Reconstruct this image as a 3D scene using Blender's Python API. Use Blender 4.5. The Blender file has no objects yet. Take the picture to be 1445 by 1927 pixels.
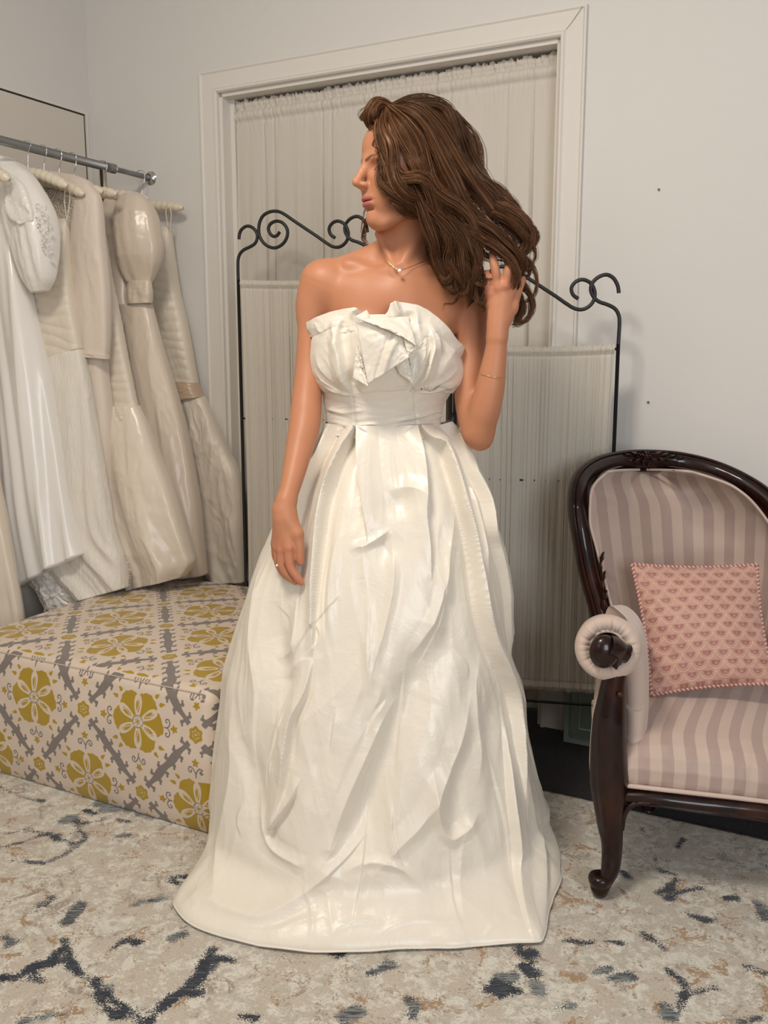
import bpy, math, random
import numpy as np
from mathutils import Vector, Matrix
random.seed(7); RNG = np.random.RandomState(7)
SC = bpy.context.scene
COL = SC.collection

# ------------------------------------------------------------------ camera, world, lights, exposure
CAM_F = 1720.0; PITCH = math.atan(.1686); CAM_H = 1.13
cam_data = bpy.data.cameras.new('camera'); cam = bpy.data.objects.new('camera', cam_data); COL.objects.link(cam)
cam_data.sensor_fit = 'VERTICAL'; cam_data.sensor_height = 24.0
cam_data.lens = 24.0 * CAM_F / 1927.0
cam_data.clip_start = .02
cam.location = (0, 0, CAM_H); cam.rotation_euler = (math.pi/2 - PITCH, 0, 0)
SC.camera = cam
SC.view_settings.view_transform = 'Standard'; SC.view_settings.look = 'None'
SC.view_settings.gamma = 1; SC.view_settings.use_curve_mapping = False
SC.view_settings.exposure = 0.0
world = bpy.data.worlds.new('room_light'); SC.world = world; world.use_nodes = True
world.node_tree.nodes['Background'].inputs[0].default_value = (1.0, .965, .92, 1)
world.node_tree.nodes['Background'].inputs[1].default_value = .22

def area(name, loc, aim, size, power, col, sy=None):
    d = bpy.data.lights.new(name, 'AREA'); d.energy = power; d.color = col
    d.shape = 'RECTANGLE'; d.size = size; d.size_y = sy or size
    o = bpy.data.objects.new(name, d); COL.objects.link(o); o.location = loc
    o.rotation_euler = (Vector(aim) - Vector(loc)).to_track_quat('-Z', 'Y').to_euler()
    return o
area('ceiling_lamp_light', (-.55, .85, 2.62), (-.0, 1.6, 0), .45, 33, (1, .915, .80))
area('window_light', (1.05, -1.7, 1.45), (.3, 2.2, .5), 1.2, 50, (.92, .955, 1.0), 1.5)
area('side_light', (-1.6, -.7, 2.0), (.0, 2.2, .9), 1.0, 6, (1, .92, .82), 1.1)

# ------------------------------------------------------------------ pixel -> world (for the known camera geometry)
_c, _s = math.cos(PITCH), math.sin(PITCH)
EYE = np.array([0, 0, CAM_H])
def ray(px, py):
    x = (px - 722.5) / CAM_F; y = -(py - 963.5) / CAM_F
    return np.array([x, _c + y*_s, -_s + y*_c])
def PY(px, py, Y):
    r = ray(px, py); return EYE + r * (Y / r[1])
def PZ(px, py, z=0.0):
    r = ray(px, py); return EYE + r * ((z - CAM_H) / r[2])
def PN(px, py, p0, n):
    r = ray(px, py); return EYE + r * (np.dot(p0 - EYE, n) / np.dot(r, n))
def proj(P):
    P = np.asarray(P, float); d = P - EYE
    z = d[..., 1]*_c - d[..., 2]*_s; y = d[..., 1]*_s + d[..., 2]*_c
    return 722.5 + CAM_F*d[..., 0]/z, 963.5 - CAM_F*y/z
W0 = PZ(1013, 1363); YAW = math.radians(27.4)
WD = np.array([math.cos(YAW), -math.sin(YAW), 0]); WN = np.array([-math.sin(YAW), -math.cos(YAW), 0])
ZV = np.array([0, 0, 1.0])
def RM(u, n, z): return W0 + WD*u + WN*n + ZV*z      # room coords: along back wall, out from it, up

# ------------------------------------------------------------------ numpy helpers
def smooth(a, b, x):
    t = np.clip((x - a) / (b - a), 0, 1); return t*t*(3 - 2*t)
_perm = np.random.RandomState(3).permutation(256); _perm = np.concatenate([_perm, _perm, _perm])
_grad = np.random.RandomState(5).randn(256, 3); _grad /= np.linalg.norm(_grad, axis=1)[:, None]
def noise(x, y, z=0.0):
    x, y, z = np.broadcast_arrays(np.asarray(x, float), np.asarray(y, float), np.asarray(z, float))
    xi, yi, zi = np.floor(x).astype(int), np.floor(y).astype(int), np.floor(z).astype(int)
    xf, yf, zf = x - xi, y - yi, z - zi
    u, v, w = [t*t*t*(t*(t*6 - 15) + 10) for t in (xf, yf, zf)]
    def g(i, j, k):
        h = _perm[(_perm[(_perm[(xi+i) & 255] + yi + j) & 255] + zi + k) & 255]
        G = _grad[h]; return G[..., 0]*(xf-i) + G[..., 1]*(yf-j) + G[..., 2]*(zf-k)
    def L(a, b, t): return a + (b - a)*t
    return L(L(L(g(0,0,0), g(1,0,0), u), L(g(0,1,0), g(1,1,0), u), v), L(L(g(0,0,1), g(1,0,1), u), L(g(0,1,1), g(1,1,1), u), v), w) * 1.6
def crumple(x, y, seed=0.0, octaves=3):
    """sharp creased cloth: ridged noise, tops and valleys"""
    h = 0; a = 1.0
    for i in range(octaves):
        wx = noise(x*.7, y*.7, seed+9.1+i)*.8; wy = noise(x*.7+5, y*.7, seed+3.3+i)*.8
        h = h + a*(.5 - np.abs(noise(x+wx, y+wy, seed + i*4.7))*1.6)
        x, y, a = x*1.9+3.1, y*1.9+1.7, a*.5
    return h
def spline(pts, n, closed=False):
    """Catmull-Rom resampled evenly to n points"""
    P = np.asarray(pts, float)
    if closed: P = np.vstack([P[-1], P, P[0], P[1]])
    else: P = np.vstack([2*P[0]-P[1], P, 2*P[-1]-P[-2]])
    out = []; m = 14
    for i in range(1, len(P)-2):
        t = np.linspace(0, 1, m, endpoint=False)[:, None]
        p0, p1, p2, p3 = P[i-1], P[i], P[i+1], P[i+2]
        out.append(.5*((2*p1) + (-p0+p2)*t + (2*p0-5*p1+4*p2-p3)*t*t + (-p0+3*p1-3*p2+p3)*t**3))
    Q = np.vstack(out + [P[-2][None]])
    s = np.concatenate([[0], np.cumsum(np.linalg.norm(np.diff(Q[:, :min(3, Q.shape[1])], axis=0), axis=1))])
    tt = np.linspace(0, s[-1], n + (1 if closed else 0))
    R = np.stack([np.interp(tt, s, Q[:, k]) for k in range(Q.shape[1])], 1)
    return R[:-1] if closed else R
def interp(xs, pts):
    pts = np.asarray(pts, float); return np.interp(xs, pts[:, 0], pts[:, 1])
def sinterp(x, pts):
    """smooth (monotone hermite) interpolation of a sorted (x, y) table"""
    p = np.asarray(pts, float); X, Y = p[:, 0], p[:, 1]
    d = np.diff(Y)/np.diff(X); m = np.concatenate([[d[0]], np.where(d[:-1]*d[1:] > 0, 2*d[:-1]*d[1:]/(d[:-1]+d[1:]+1e-12), 0), [d[-1]]])
    x = np.clip(x, X[0], X[-1]); i = np.clip(np.searchsorted(X, x) - 1, 0, len(X)-2)
    h = X[i+1]-X[i]; t = (x-X[i])/h
    return (2*t**3-3*t**2+1)*Y[i] + (t**3-2*t**2+t)*h*m[i] + (-2*t**3+3*t**2)*Y[i+1] + (t**3-t**2)*h*m[i+1]
def seg_dist(x, y, pts):
    """distance of points to a polyline (2D), plus arclength parameter 0..1 and signed side"""
    pts = np.asarray(pts, float); best = np.full(np.shape(x), 1e9); par = np.zeros(np.shape(x)); side = np.zeros(np.shape(x))
    L = np.linalg.norm(np.diff(pts, axis=0), axis=1); cum = np.concatenate([[0], np.cumsum(L)]); tot = cum[-1] + 1e-12
    for i in range(len(pts)-1):
        a, b = pts[i], pts[i+1]; d = b - a; l2 = d @ d + 1e-12
        t = np.clip(((x-a[0])*d[0] + (y-a[1])*d[1])/l2, 0, 1)
        ex, ey = x-a[0]-t*d[0], y-a[1]-t*d[1]; dd = np.sqrt(ex*ex + ey*ey)
        m = dd < best; best = np.where(m, dd, best); par = np.where(m, (cum[i] + t*L[i])/tot, par)
        side = np.where(m, np.sign(d[0]*ey - d[1]*ex), side)
    return best, par, side

# ------------------------------------------------------------------ mesh helpers
class MB:
    def __init__(s): s.V = []; s.F = []; s.n = 0; s.A = []
    def add(s, V, F, a=None):
        V = np.asarray(V, float).reshape(-1, 3); s.V.append(V)
        s.F += [tuple(int(i) + s.n for i in f) for f in F] if not isinstance(F, np.ndarray) else [tuple(r) for r in (F + s.n).tolist()]
        s.A.append(np.full(len(V), 0.0 if a is None else a) if np.isscalar(a) or a is None else np.asarray(a, float)); s.n += len(V); return s
    def get(s): return np.vstack(s.V), s.F
def quads(nu, nv, cu=False, cv=False):
    iu = np.arange(nu if cu else nu-1); iv = np.arange(nv if cv else nv-1)
    a, b = np.meshgrid(iu, iv, indexing='ij'); a = a.ravel(); b = b.ravel()
    a2, b2 = (a+1) % nu, (b+1) % nv
    return np.stack([a*nv+b, a2*nv+b, a2*nv+b2, a*nv+b2], 1)
def wloc(o):
    p = np.zeros(3)
    while o is not None: p = p + np.array(o.location); o = o.parent
    return p
def obj(name, V, F, mat, parent=None, smooth_=True, attrs=None, autosmooth=None, **tags):
    V = np.asarray(V, float).reshape(-1, 3)
    if parent is None:
        lo, hi = V.min(0), V.max(0); org = np.array([(lo[0]+hi[0])/2, (lo[1]+hi[1])/2, lo[2]])
    else: org = wloc(parent)
    me = bpy.data.meshes.new(name)
    Fl = F.tolist() if isinstance(F, np.ndarray) else F
    me.from_pydata((V - org).tolist(), [], Fl)
    if smooth_: me.polygons.foreach_set('use_smooth', np.ones(len(me.polygons), bool))
    if attrs:
        for k, a in attrs.items():
            a = np.asarray(a, float)
            if a.ndim == 1:
                at = me.attributes.new(k, 'FLOAT', 'POINT'); at.data.foreach_set('value', a)
            else:
                at = me.attributes.new(k, 'FLOAT_VECTOR', 'POINT'); at.data.foreach_set('vector', a.ravel())
    me.materials.append(mat); me.update()
    if autosmooth is not None: me.set_sharp_from_angle(angle=math.radians(autosmooth))
    o = bpy.data.objects.new(name, me); COL.objects.link(o)
    if parent is not None: o.parent = parent
    else: o.location = org
    for k, v in tags.items(): o[k] = v
    return o
def empty(name, loc, **tags):
    o = bpy.data.objects.new(name, None); COL.objects.link(o); o.location = loc; o.empty_display_size = .1
    for k, v in tags.items(): o[k] = v
    return o
def box(o, du, dv, dw):
    """box from corner o with edge vectors"""
    o, du, dv, dw = [np.asarray(q, float) for q in (o, du, dv, dw)]
    V = [o, o+du, o+du+dv, o+dv, o+dw, o+du+dw, o+du+dv+dw, o+dv+dw]
    F = [(0,3,2,1), (4,5,6,7), (0,1,5,4), (1,2,6,5), (2,3,7,6), (3,0,4,7)]
    if np.dot(np.cross(du, dv), dw) < 0: F = [f[::-1] for f in F]
    return V, F
def rbox(u0, u1, n0, n1, z0, z1): return box(RM(u0, n0, z0), WD*(u1-u0), -WN*(n0-n1), ZV*(z1-z0))
def frames(P):
    P = np.asarray(P, float); T = np.gradient(P, axis=0); T /= np.linalg.norm(T, axis=1)[:, None] + 1e-12
    ref = np.array([0, 0, 1.0]) if abs(T[0][2]) < .9 else np.array([1.0, 0, 0])
    N = np.zeros_like(P); n = np.cross(T[0], ref); n /= np.linalg.norm(n); N[0] = n
    for i in range(1, len(P)):
        n = n - T[i]*np.dot(n, T[i]); n /= np.linalg.norm(n) + 1e-12; N[i] = n
    return T, N, np.cross(T, N)
def tube(P, r, sides=10, caps=True, prof=None, ref=None):
    """sweep; r scalar/array or (ra, rb); prof = list of (a, b) unit profile points; ref = fixed direction for the profile's b axis"""
    P = np.asarray(P, float); T, N, B = frames(P)
    if ref is not None:
        ref = np.asarray(ref, float)
        if ref.ndim == 1: ref = np.broadcast_to(ref, P.shape)
        B = ref - T*np.sum(ref*T, 1)[:, None]; B /= np.linalg.norm(B, axis=1)[:, None]; N = np.cross(B, T)
    r = np.asarray(r, float)
    if r.ndim == 0: ra = rb = np.full(len(P), float(r))
    elif r.ndim == 1 and len(r) == len(P): ra = rb = r
    else: ra, rb = [np.broadcast_to(np.asarray(q, float), len(P)) for q in (r if r.ndim == 1 else r.T if r.shape[0] == len(P) else r)]
    if prof is None: th = np.linspace(0, 2*math.pi, sides, endpoint=False); pr = np.stack([np.cos(th), np.sin(th)], 1)
    else: pr = np.asarray(prof, float)
    k = len(pr)
    V = (P[:, None] + N[:, None]*(pr[:, 0][None, :, None]*ra[:, None, None]) + B[:, None]*(pr[:, 1][None, :, None]*rb[:, None, None])).reshape(-1, 3)
    F = [tuple(f) for f in quads(len(P), k, False, True).tolist()]
    if caps: F += [tuple(range(k))[::-1], tuple(range((len(P)-1)*k, len(P)*k))]
    return V, F
def sphere(c, r, nu=16, nv=10, rot=None):
    r = np.broadcast_to(np.asarray(r, float), 3)
    th = np.linspace(0, math.pi, nv+1)[1:-1]; ph = np.linspace(0, 2*math.pi, nu, endpoint=False)
    T, Pp = np.meshgrid(th, ph, indexing='ij')
    V = np.stack([np.sin(T)*np.cos(Pp), np.sin(T)*np.sin(Pp), np.cos(T)], -1).reshape(-1, 3)
    V = np.vstack([V, [[0, 0, 1], [0, 0, -1]]])*r
    if rot is not None: V = V @ np.asarray(rot).T
    V = V + np.asarray(c)
    F = [tuple(f[::-1]) for f in quads(nv-1, nu, False, True).tolist()]; a, b = len(V)-2, len(V)-1; m = (nv-2)*nu
    F = [f[::-1] for f in F]
    F += [(a, i, (i+1) % nu) for i in range(nu)] + [(b, m+(i+1) % nu, m+i) for i in range(nu)]
    return V, F
def sheet(fn_pts, mat, name, parent=None, thick=.0015, attrs=None, **tags):
    """grid [nu, nv, 3] given real thickness by an offset back side"""
    P = np.asarray(fn_pts, float); nu, nv, _ = P.shape
    du = np.gradient(P, axis=0); dv = np.gradient(P, axis=1); n = np.cross(du, dv); n /= np.linalg.norm(n, axis=2)[..., None] + 1e-12
    Q = P - n*thick; V = np.vstack([P.reshape(-1, 3), Q.reshape(-1, 3)]); F0 = quads(nu, nv); m = nu*nv
    ring = [i*nv for i in range(nu)] + [(nu-1)*nv + j for j in range(1, nv)] + [i*nv + nv-1 for i in range(nu-2, -1, -1)] + [j for j in range(nv-2, 0, -1)]
    ring = np.array(ring); r2 = np.roll(ring, -1); Fr = np.stack([ring, ring+m, r2+m, r2], 1)
    F = np.vstack([F0, F0[:, ::-1]+m, Fr])
    if attrs: attrs = {k: np.concatenate([np.asarray(a).reshape(m, -1).squeeze()]*2) for k, a in attrs.items()}
    return obj(name, V, F, mat, parent, True, attrs, **tags)

# ------------------------------------------------------------------ materials
def srgb(r, g, b):
    return tuple(((c/255)/12.92 if c/255 <= .04045 else ((c/255+.055)/1.055)**2.4) for c in (r, g, b)) + (1,)
class NT:
    def __init__(s, name):
        s.m = bpy.data.materials.new(name); s.m.use_nodes = True; s.t = s.m.node_tree; s.b = s.t.nodes['Principled BSDF']; s.out = s.t.nodes['Material Output']
    def n(s, typ, ins=None, **props):
        nd = s.t.nodes.new(typ)
        for k, v in props.items(): setattr(nd, k, v)
        for k, v in (ins or {}).items(): s.put(nd, k, v)
        return nd
    def put(s, nd, k, v):
        if isinstance(v, bpy.types.NodeSocket): s.t.links.new(v, nd.inputs[k])
        elif isinstance(v, bpy.types.Node): s.t.links.new(v.outputs[0], nd.inputs[k])
        else: nd.inputs[k].default_value = v
    def set(s, **kw):
        for k, v in kw.items(): s.put(s.b, {'col': 'Base Color', 'rough': 'Roughness', 'spec': 'Specular IOR Level', 'metal': 'Metallic', 'normal': 'Normal', 'sheen': 'Sheen Weight', 'coat': 'Coat Weight', 'coatr': 'Coat Roughness', 'sss': 'Subsurface Weight', 'sssr': 'Subsurface Radius', 'ssss': 'Subsurface Scale', 'trans': 'Transmission Weight', 'ior': 'IOR', 'alpha': 'Alpha', 'aniso': 'Anisotropic', 'sheenr': 'Sheen Roughness', 'sheent': 'Sheen Tint'}[k], v)
        return s.m
    def math(s, op, a, b=0.0, c=None):
        nd = s.t.nodes.new('ShaderNodeMath'); nd.operation = op; s.put(nd, 0, a); s.put(nd, 1, b)
        if c is not None: s.put(nd, 2, c)
        return nd.outputs[0]
    def mix(s, f, a, b, blend='MIX'):
        nd = s.t.nodes.new('ShaderNodeMix'); nd.data_type = 'RGBA'; nd.blend_type = blend
        s.put(nd, 0, f); s.put(nd, 6, a); s.put(nd, 7, b); return nd.outputs[2]
    def attr(s, name): return s.n('ShaderNodeAttribute', attribute_name=name)
    def noise(s, scale, detail=3, vec=None, rough=.55, dist=0.0):
        return s.n('ShaderNodeTexNoise', {**({'Vector': vec} if vec is not None else {}), 'Scale': scale, 'Detail': detail, 'Roughness': rough, 'Distortion': dist}).outputs[0]
    def obj_vec(s, scale=(1, 1, 1), rot=(0, 0, 0)):
        tc = s.n('ShaderNodeTexCoord'); mp = s.n('ShaderNodeMapping', {'Vector': tc.outputs['Object'], 'Scale': scale, 'Rotation': rot}); return mp.outputs[0]
    def ramp(s, f, lo, hi):
        nd = s.n('ShaderNodeMapRange', {'Value': f, 'From Min': lo, 'From Max': hi}); return nd.outputs[0]
    def bump(s, h, strength=.3, dist=.002): return s.n('ShaderNodeBump', {'Height': h, 'Strength': strength, 'Distance': dist}).outputs[0]
def simple(name, col, rough=.5, bump=None, var=.04, vscale=6, **kw):
    t = NT(name); v = t.obj_vec()
    c2 = tuple(max(0, c*(1-var*2)) for c in col[:3]) + (1,)
    t.set(col=t.mix(t.noise(vscale, 4, v), c2, tuple(min(1, c*(1+var)) for c in col[:3]) + (1,)), rough=rough, **kw)
    if bump: t.set(normal=t.bump(t.noise(bump[0], 3, v), bump[1], bump[2] if len(bump) > 2 else .001))
    return t.m
def fabric(name, col, rough=.6, weave=900, wrinkle=None, var=.03, sheen=.3, **kw):
    t = NT(name); v = t.obj_vec(); c2 = tuple(c*(1-3*var) for c in col[:3]) + (1,)
    t.set(col=t.mix(t.noise(9, 4, v), c2, col), rough=rough, sheen=sheen, **kw)
    h = t.noise(weave, 2, v)
    if wrinkle: h = t.math('ADD', t.math('MULTIPLY', h, .15), t.noise(wrinkle[0], 5, v, .6, .8))
    t.set(normal=t.bump(h, .35, wrinkle[1] if wrinkle else .0006)); return t.m
# ------------------------------------------------------------------ the setting
def wall_mat(name, col):
    t = NT(name); v = t.obj_vec()
    a = t.noise(1.3, 4, v); b = t.noise(14, 5, v)
    c = t.mix(a, tuple(x*.97 for x in col[:3])+(1,), col); c = t.mix(t.math('MULTIPLY', b, .12), c, tuple(x*.9 for x in col[:3])+(1,))
    t.set(col=c, rough=.62, spec=.3, normal=t.bump(t.math('ADD', t.noise(220, 2, v), t.math('MULTIPLY', b, 2)), .12, .0012)); return t.m
M_WALL = wall_mat('wall_paint', (.70, .675, .645, 1))
M_TRIM = wall_mat('trim_paint', (.73, .69, .64, 1))
M_BOARD = wall_mat('board_paint', (.66, .61, .54, 1))
M_GAP = simple('dark_gap', (.03, .022, .018, 1), .8)
UI0, UI1, ZI = -1.165, .0086, 2.001      # door opening
UO0, UO1, ZO = -1.238, .0728, 2.071      # outside of its casing
m = MB(); CU = -1.732
m.add(*rbox(CU-.2, UI0, -.14, 0, 0, 2.75)); m.add(*rbox(UI1, 2.2, -.14, 0, 0, 2.75)); m.add(*rbox(UI0, UI1, -.14, 0, ZI, 2.75))
wall_back = obj('wall_back', *m.get(), M_WALL, smooth_=False, kind='structure')
# left wall, lower face proud of the upper one
CORNER = RM(CU, 0, 0)
def LW(d, off, z): return RM(CU, 0, 0) + WN*d + WD*off + ZV*z    # d: distance out of the corner along the left wall
def lbox(d0, d1, o0, o1, z0, z1): return box(LW(d0, o0, z0), WN*(d1-d0), WD*(o1-o0), ZV*(z1-z0))
m = MB(); m.add(*lbox(-.02, 3.2, -.12, 0, 0, 2.056)); m.add(*lbox(-.02, 3.2, -.12, -.012, 2.056, 2.75))
obj('wall_left', *m.get(), M_WALL, smooth_=False, kind='structure')
# boarded opening in the left wall: dark gap, board, bead
pb = PN(157, 216, CORNER, WD); db = float(np.dot(pb - CORNER, WN)); zb = 1.989
b0 = empty('trim_1', LW(db, 0, 0), kind='structure')
obj('board', *lbox(db+.006, 3.0, .0005, .006, .3, zb-.006), M_BOARD, b0, False)
m = MB(); m.add(*lbox(db-.0015, 3.0, .0003, .0035, zb-.007, zb)); m.add(*lbox(db-.001, db+.0065, .0003, .0035, .3, zb-.001)); obj('gap', *m.get(), M_GAP, b0, False)
m = MB(); m.add(*lbox(db-.012, 3.0, 0, .009, zb, zb+.009)); m.add(*lbox(db-.012, db-.0015, 0, .009, 1.62, zb)); m.add(*lbox(db-.02, db-.0125, 0, .011, .3, 1.85))
obj('bead', *m.get(), M_TRIM, b0, False)
# floor
t = NT('charcoal_carpet'); v = t.obj_vec()
n1 = t.noise(420, 3, v, .7); n2 = t.noise(70, 3, v)
t.set(col=t.mix(t.ramp(n1, .42, .66), (.022, .021, .023, 1), (.16, .155, .16, 1)), rough=.95, spec=.1, normal=t.bump(t.math('ADD', n1, n2), .9, .004))
obj('floor', *box((-2.6, -1.2, -.05), (5, 0, 0), (0, 5.4, 0), (0, 0, .05)), t.m, smooth_=False, kind='structure')
obj('ceiling', *box((-2.6, -2.2, 2.75), (5.6, 0, 0), (0, 6.4, 0), (0, 0, .05)), M_WALL, smooth_=False, kind='structure')

# door behind the curtain, jambs, casing
obj('door_1', *rbox(UI0-.02, UI1+.02, -.135, -.105, .06, ZI), simple('door_paint', (.42, .39, .33, 1), .6), smooth_=False, kind='structure')
m = MB(); m.add(*rbox(UI0-.001, UI0+.012, -.13, -.001, 0, ZI)); m.add(*rbox(UI1-.012, UI1+.001, -.13, -.001, 0, ZI)); m.add(*rbox(UI0, UI1, -.13, -.001, ZI-.012, ZI))
m.add(*rbox(UI0+.012, UI0+.028, -.095, -.045, 0, ZI-.012)); m.add(*rbox(UI1-.02, UI1-.012, -.095, -.045, 0, ZI-.012))
obj('trim_2', *m.get(), M_TRIM, smooth_=False, kind='structure')
def casing(name, prof, P, ref):
    # prof: (distance from inner edge outwards, height above the wall)
    return None
PR = [(0, 0), (0, .013), (.004, .018), (.010, .018), (.0135, .013), (.016, .011), (.062, .011), (.0665, .015), (.0715, .015), (.0725, .012), (.0725, 0)]
def casing_mesh(path):
    """path of mitred corners: list of (u, z) inner corner, (du, dz) outward"""
    V = []; k = len(PR)
    for (u, z), (ou, oz) in path:
        for a, h in PR: V.append(RM(u + ou*a, h, z + oz*a))
    F = [(i*k+j, i*k+j+1, (i+1)*k+j+1, (i+1)*k+j) for i in range(len(path)-1) for j in range(k-1)]
    F += [tuple(range(k)), tuple(range((len(path)-1)*k, len(path)*k))[::-1]]
    return V, F
o = obj('trim_3', *casing_mesh([((UI0, 0), (-1, 0)), ((UI0, ZI), (-1, 1)), ((UI1, ZI), (1, 1)), ((UI1, 0), (1, 0))]), M_TRIM, smooth_=False, kind='structure')
# hairline cracks in the paint at the mitre and above the head
m = MB()
m.add(*tube([RM(UI1+.004, .0112, ZI+.004), RM(UI1+.03, .0118, ZI+.031), RM(UO1-.004, .0153, ZO-.004)], .0007, 4))
cr = [RM(-.62+i*.022, .0006, ZO+.001+.0016*math.sin(i*1.7)) for i in range(14)]
m.add(*tube(cr, [.0004+.0009*abs(math.sin(i*2.3)) for i in range(14)], 4))
obj('trim_4', *m.get(), simple('crack', (.25, .2, .16, 1), .8), smooth_=False, kind='structure')
# little plugged screw holes in the wall
for (px, py, r, lb) in ((1240, 357, .0035, 'tiny dark nail hole high on the bare right-hand wall'), (1220, 757, .004, 'tiny wall plug sticking out of the bare wall just above the armchair')):
    p = PN(px, py, W0, WN); hp = empty('wall_plug', p, label=lb, category='wall plug')
    a = np.linspace(0, 2*math.pi, 12, endpoint=False)
    obj('plug', *tube([p - WN*.001, p + WN*.003], r, 10), simple('plug_grey', (.5, .48, .46, 1), .6), hp)
    obj('screw', *tube([p, p + WN*.006], r*.45, 8), simple('plug_dark', (.08, .07, .06, 1), .5), hp)

# ------------------------------------------------------------------ door curtain (gathered on two rods)
def gathered(n, seed, freqs):
    """1D sum of soft folds, n samples over 0..1"""
    x = np.linspace(0, 1, n); h = np.zeros(n)
    for f, a in freqs: h += a*noise(x*f, seed + f*.37)
    return x, h
t = NT('cream_voile'); v = t.obj_vec((900, 900, 900))
df = t.b; t.set(col=(.80, .745, .665, 1), rough=.85, spec=.1, sheen=.2, normal=t.bump(t.noise(1.0, 2, v), .15, .0004))
tl = t.n('ShaderNodeBsdfTranslucent', {'Color': (.82, .76, .68, 1)})
mx = t.n('ShaderNodeMixShader', {0: .28, 1: df.outputs[0], 2: tl.outputs[0]}); t.t.links.new(mx.outputs[0], t.out.inputs[0])
M_VOILE = t.m
crt = empty('door_curtain', RM((UI0+UI1)/2, -.06, 0), label='long cream gathered curtain filling the white door casing behind the woman', category='curtain')
nx, nz = 760, 150
x, h = gathered(nx, 3.3, [(5, .012), (13, .009), (30, .0035), (70, .0010)])
for q_, a_ in ((.10, .012), (.135, .010), (.30, .013), (.33, .012), (.47, .008), (.66, .014), (.70, .012), (.86, .009), (.93, .014)): h -= a_*np.exp(-((x-q_)/.004)**2)
gx = noise(x*6, 8.1)  # places where the cloth bunches
zt = np.concatenate([np.linspace(0, .18, 60), np.linspace(.18, 1, nz-60+1)[1:]])
ztop = ZI - .020
X, T = np.meshgrid(x, zt, indexing='ij')
Hh = np.broadcast_to(h[:, None], X.shape)
depth = ztop*T                                        # distance below the top
grow = smooth(.05, .6, depth)
fr = noise(X*95, depth*22, 2.0)*.008 + noise(X*220, depth*60, 5.0)*.004
off = -.052 + Hh*(.30 + 1.05*grow) + fr*np.exp(-depth/.05) + .004*noise(X*40, depth*3, 1.0)*grow
rod = np.exp(-((depth-.045)/.017)**2)*.009 - np.exp(-((depth-.026)/.006)**2)*.010 - np.exp(-((depth-.066)/.006)**2)*.006
off = off + rod
zz = ztop - depth*(1.0) + np.exp(-depth/.012)*(.009*noise(X*70, 1.7) + .006*noise(X*190, 4.7)) - .016*np.exp(-depth/.1)*smooth(.0, .35, X)*0
zz = np.where(T >= .999, .035 + .012*noise(X*9, 2.2), np.maximum(zz, .03))
uu = UI0 + .030 + (UI1 - UI0 - .046)*X + .010*noise(X*30, depth*1.2, 7.0)*grow
G = W0 + WD*uu[..., None] + WN*off[..., None] + ZV*zz[..., None]
sheet(G, M_VOILE, 'curtain_cloth', crt, .0012)
obj('curtain_rod', *tube([RM(UI0+.012, -.056, ztop-.045), RM(UI1-.012, -.056, ztop-.045)], .004, 10), simple('rod_white', (.8, .79, .76, 1), .4), crt)

# ------------------------------------------------------------------ rug
RUG_N = float(np.dot(PZ(1020, 1495) - W0, WN))
def rug_xy(px, py):
    p = PZ(px, py, .012) - W0; return np.array([np.dot(p, WD), np.dot(p, WN)])
navy_lines = [  # (width, pixel points)
 (.016, [(0,1842),(35,1838),(60,1822),(95,1810),(130,1775)]), (.012, [(60,1822),(80,1850),(45,1838)]),
 (.013, [(120,1770),(135,1810),(150,1835),(185,1860),(215,1885),(240,1900),(275,1925)]), (.016, [(180,1845),(195,1895),(225,1910)]),
 (.020, [(275,1925),(310,1890),(345,1865),(372,1840),(385,1815),(402,1790)]), (.015, [(385,1815),(410,1800),(432,1806)]), (.018, [(345,1865),(375,1870)]),
 (.014, [(215,1782),(240,1768),(258,1775)]), (.007, [(0,1595),(40,1585),(85,1570),(130,1572),(150,1560),(145,1545)]),
 (.012, [(90,1568),(140,1590),(160,1580),(150,1560)]), (.010, [(150,1550),(190,1545),(215,1540),(240,1546)]), (.012, [(160,1525),(185,1532),(200,1550)]),
 (.005, [(0,1572),(50,1560),(85,1570)]), (.009, [(0,1480),(40,1500),(80,1508)]), (.016, [(350,1650),(320,1652),(330,1660)]),
 (.024, [(940,1870),(955,1860),(935,1855)]), (.03, [(990,1820),(1005,1835)]), (.020, [(1000,1790),(985,1795),(975,1785)]), (.018, [(915,1862),(975,1865)]),
 (.013, [(1240,1680),(1262,1672),(1270,1655),(1258,1690),(1290,1676),(1320,1672)]), (.016, [(1298,1722),(1330,1732),(1350,1730)]), (.013, [(1210,1755),(1235,1770),(1250,1785)]),
 (.014, [(1360,1740),(1385,1755)]), (.008, [(1255,1825),(1280,1840),(1300,1870),(1345,1860)]), (.010, [(1290,1870),(1280,1895)]), (.017, [(1370,1688),(1385,1690)]),
 (.008, [(1230,1615),(1245,1640),(1270,1645)]), (.009, [(1200,1555),(1225,1575)]), (.010, [(1285,1580),(1275,1595)]), (.018, [(1170,1640),(1180,1650)]),
 (.007, [(1060,1770),(1100,1775),(1130,1770),(1170,1775)]), (.010, [(1405,1820),(1440,1832)]), (.010, [(1410,1615),(1440,1630)]),
 (.012, [(100,1690),(85,1705)]), (.012, [(455,1912),(480,1914)]), (.006, [(620,1795),(655,1788),(640,1800)]),
 (.006, [(1180,1830),(1200,1828)]), (.006, [(540,1600),(560,1610)]),
]
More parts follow.
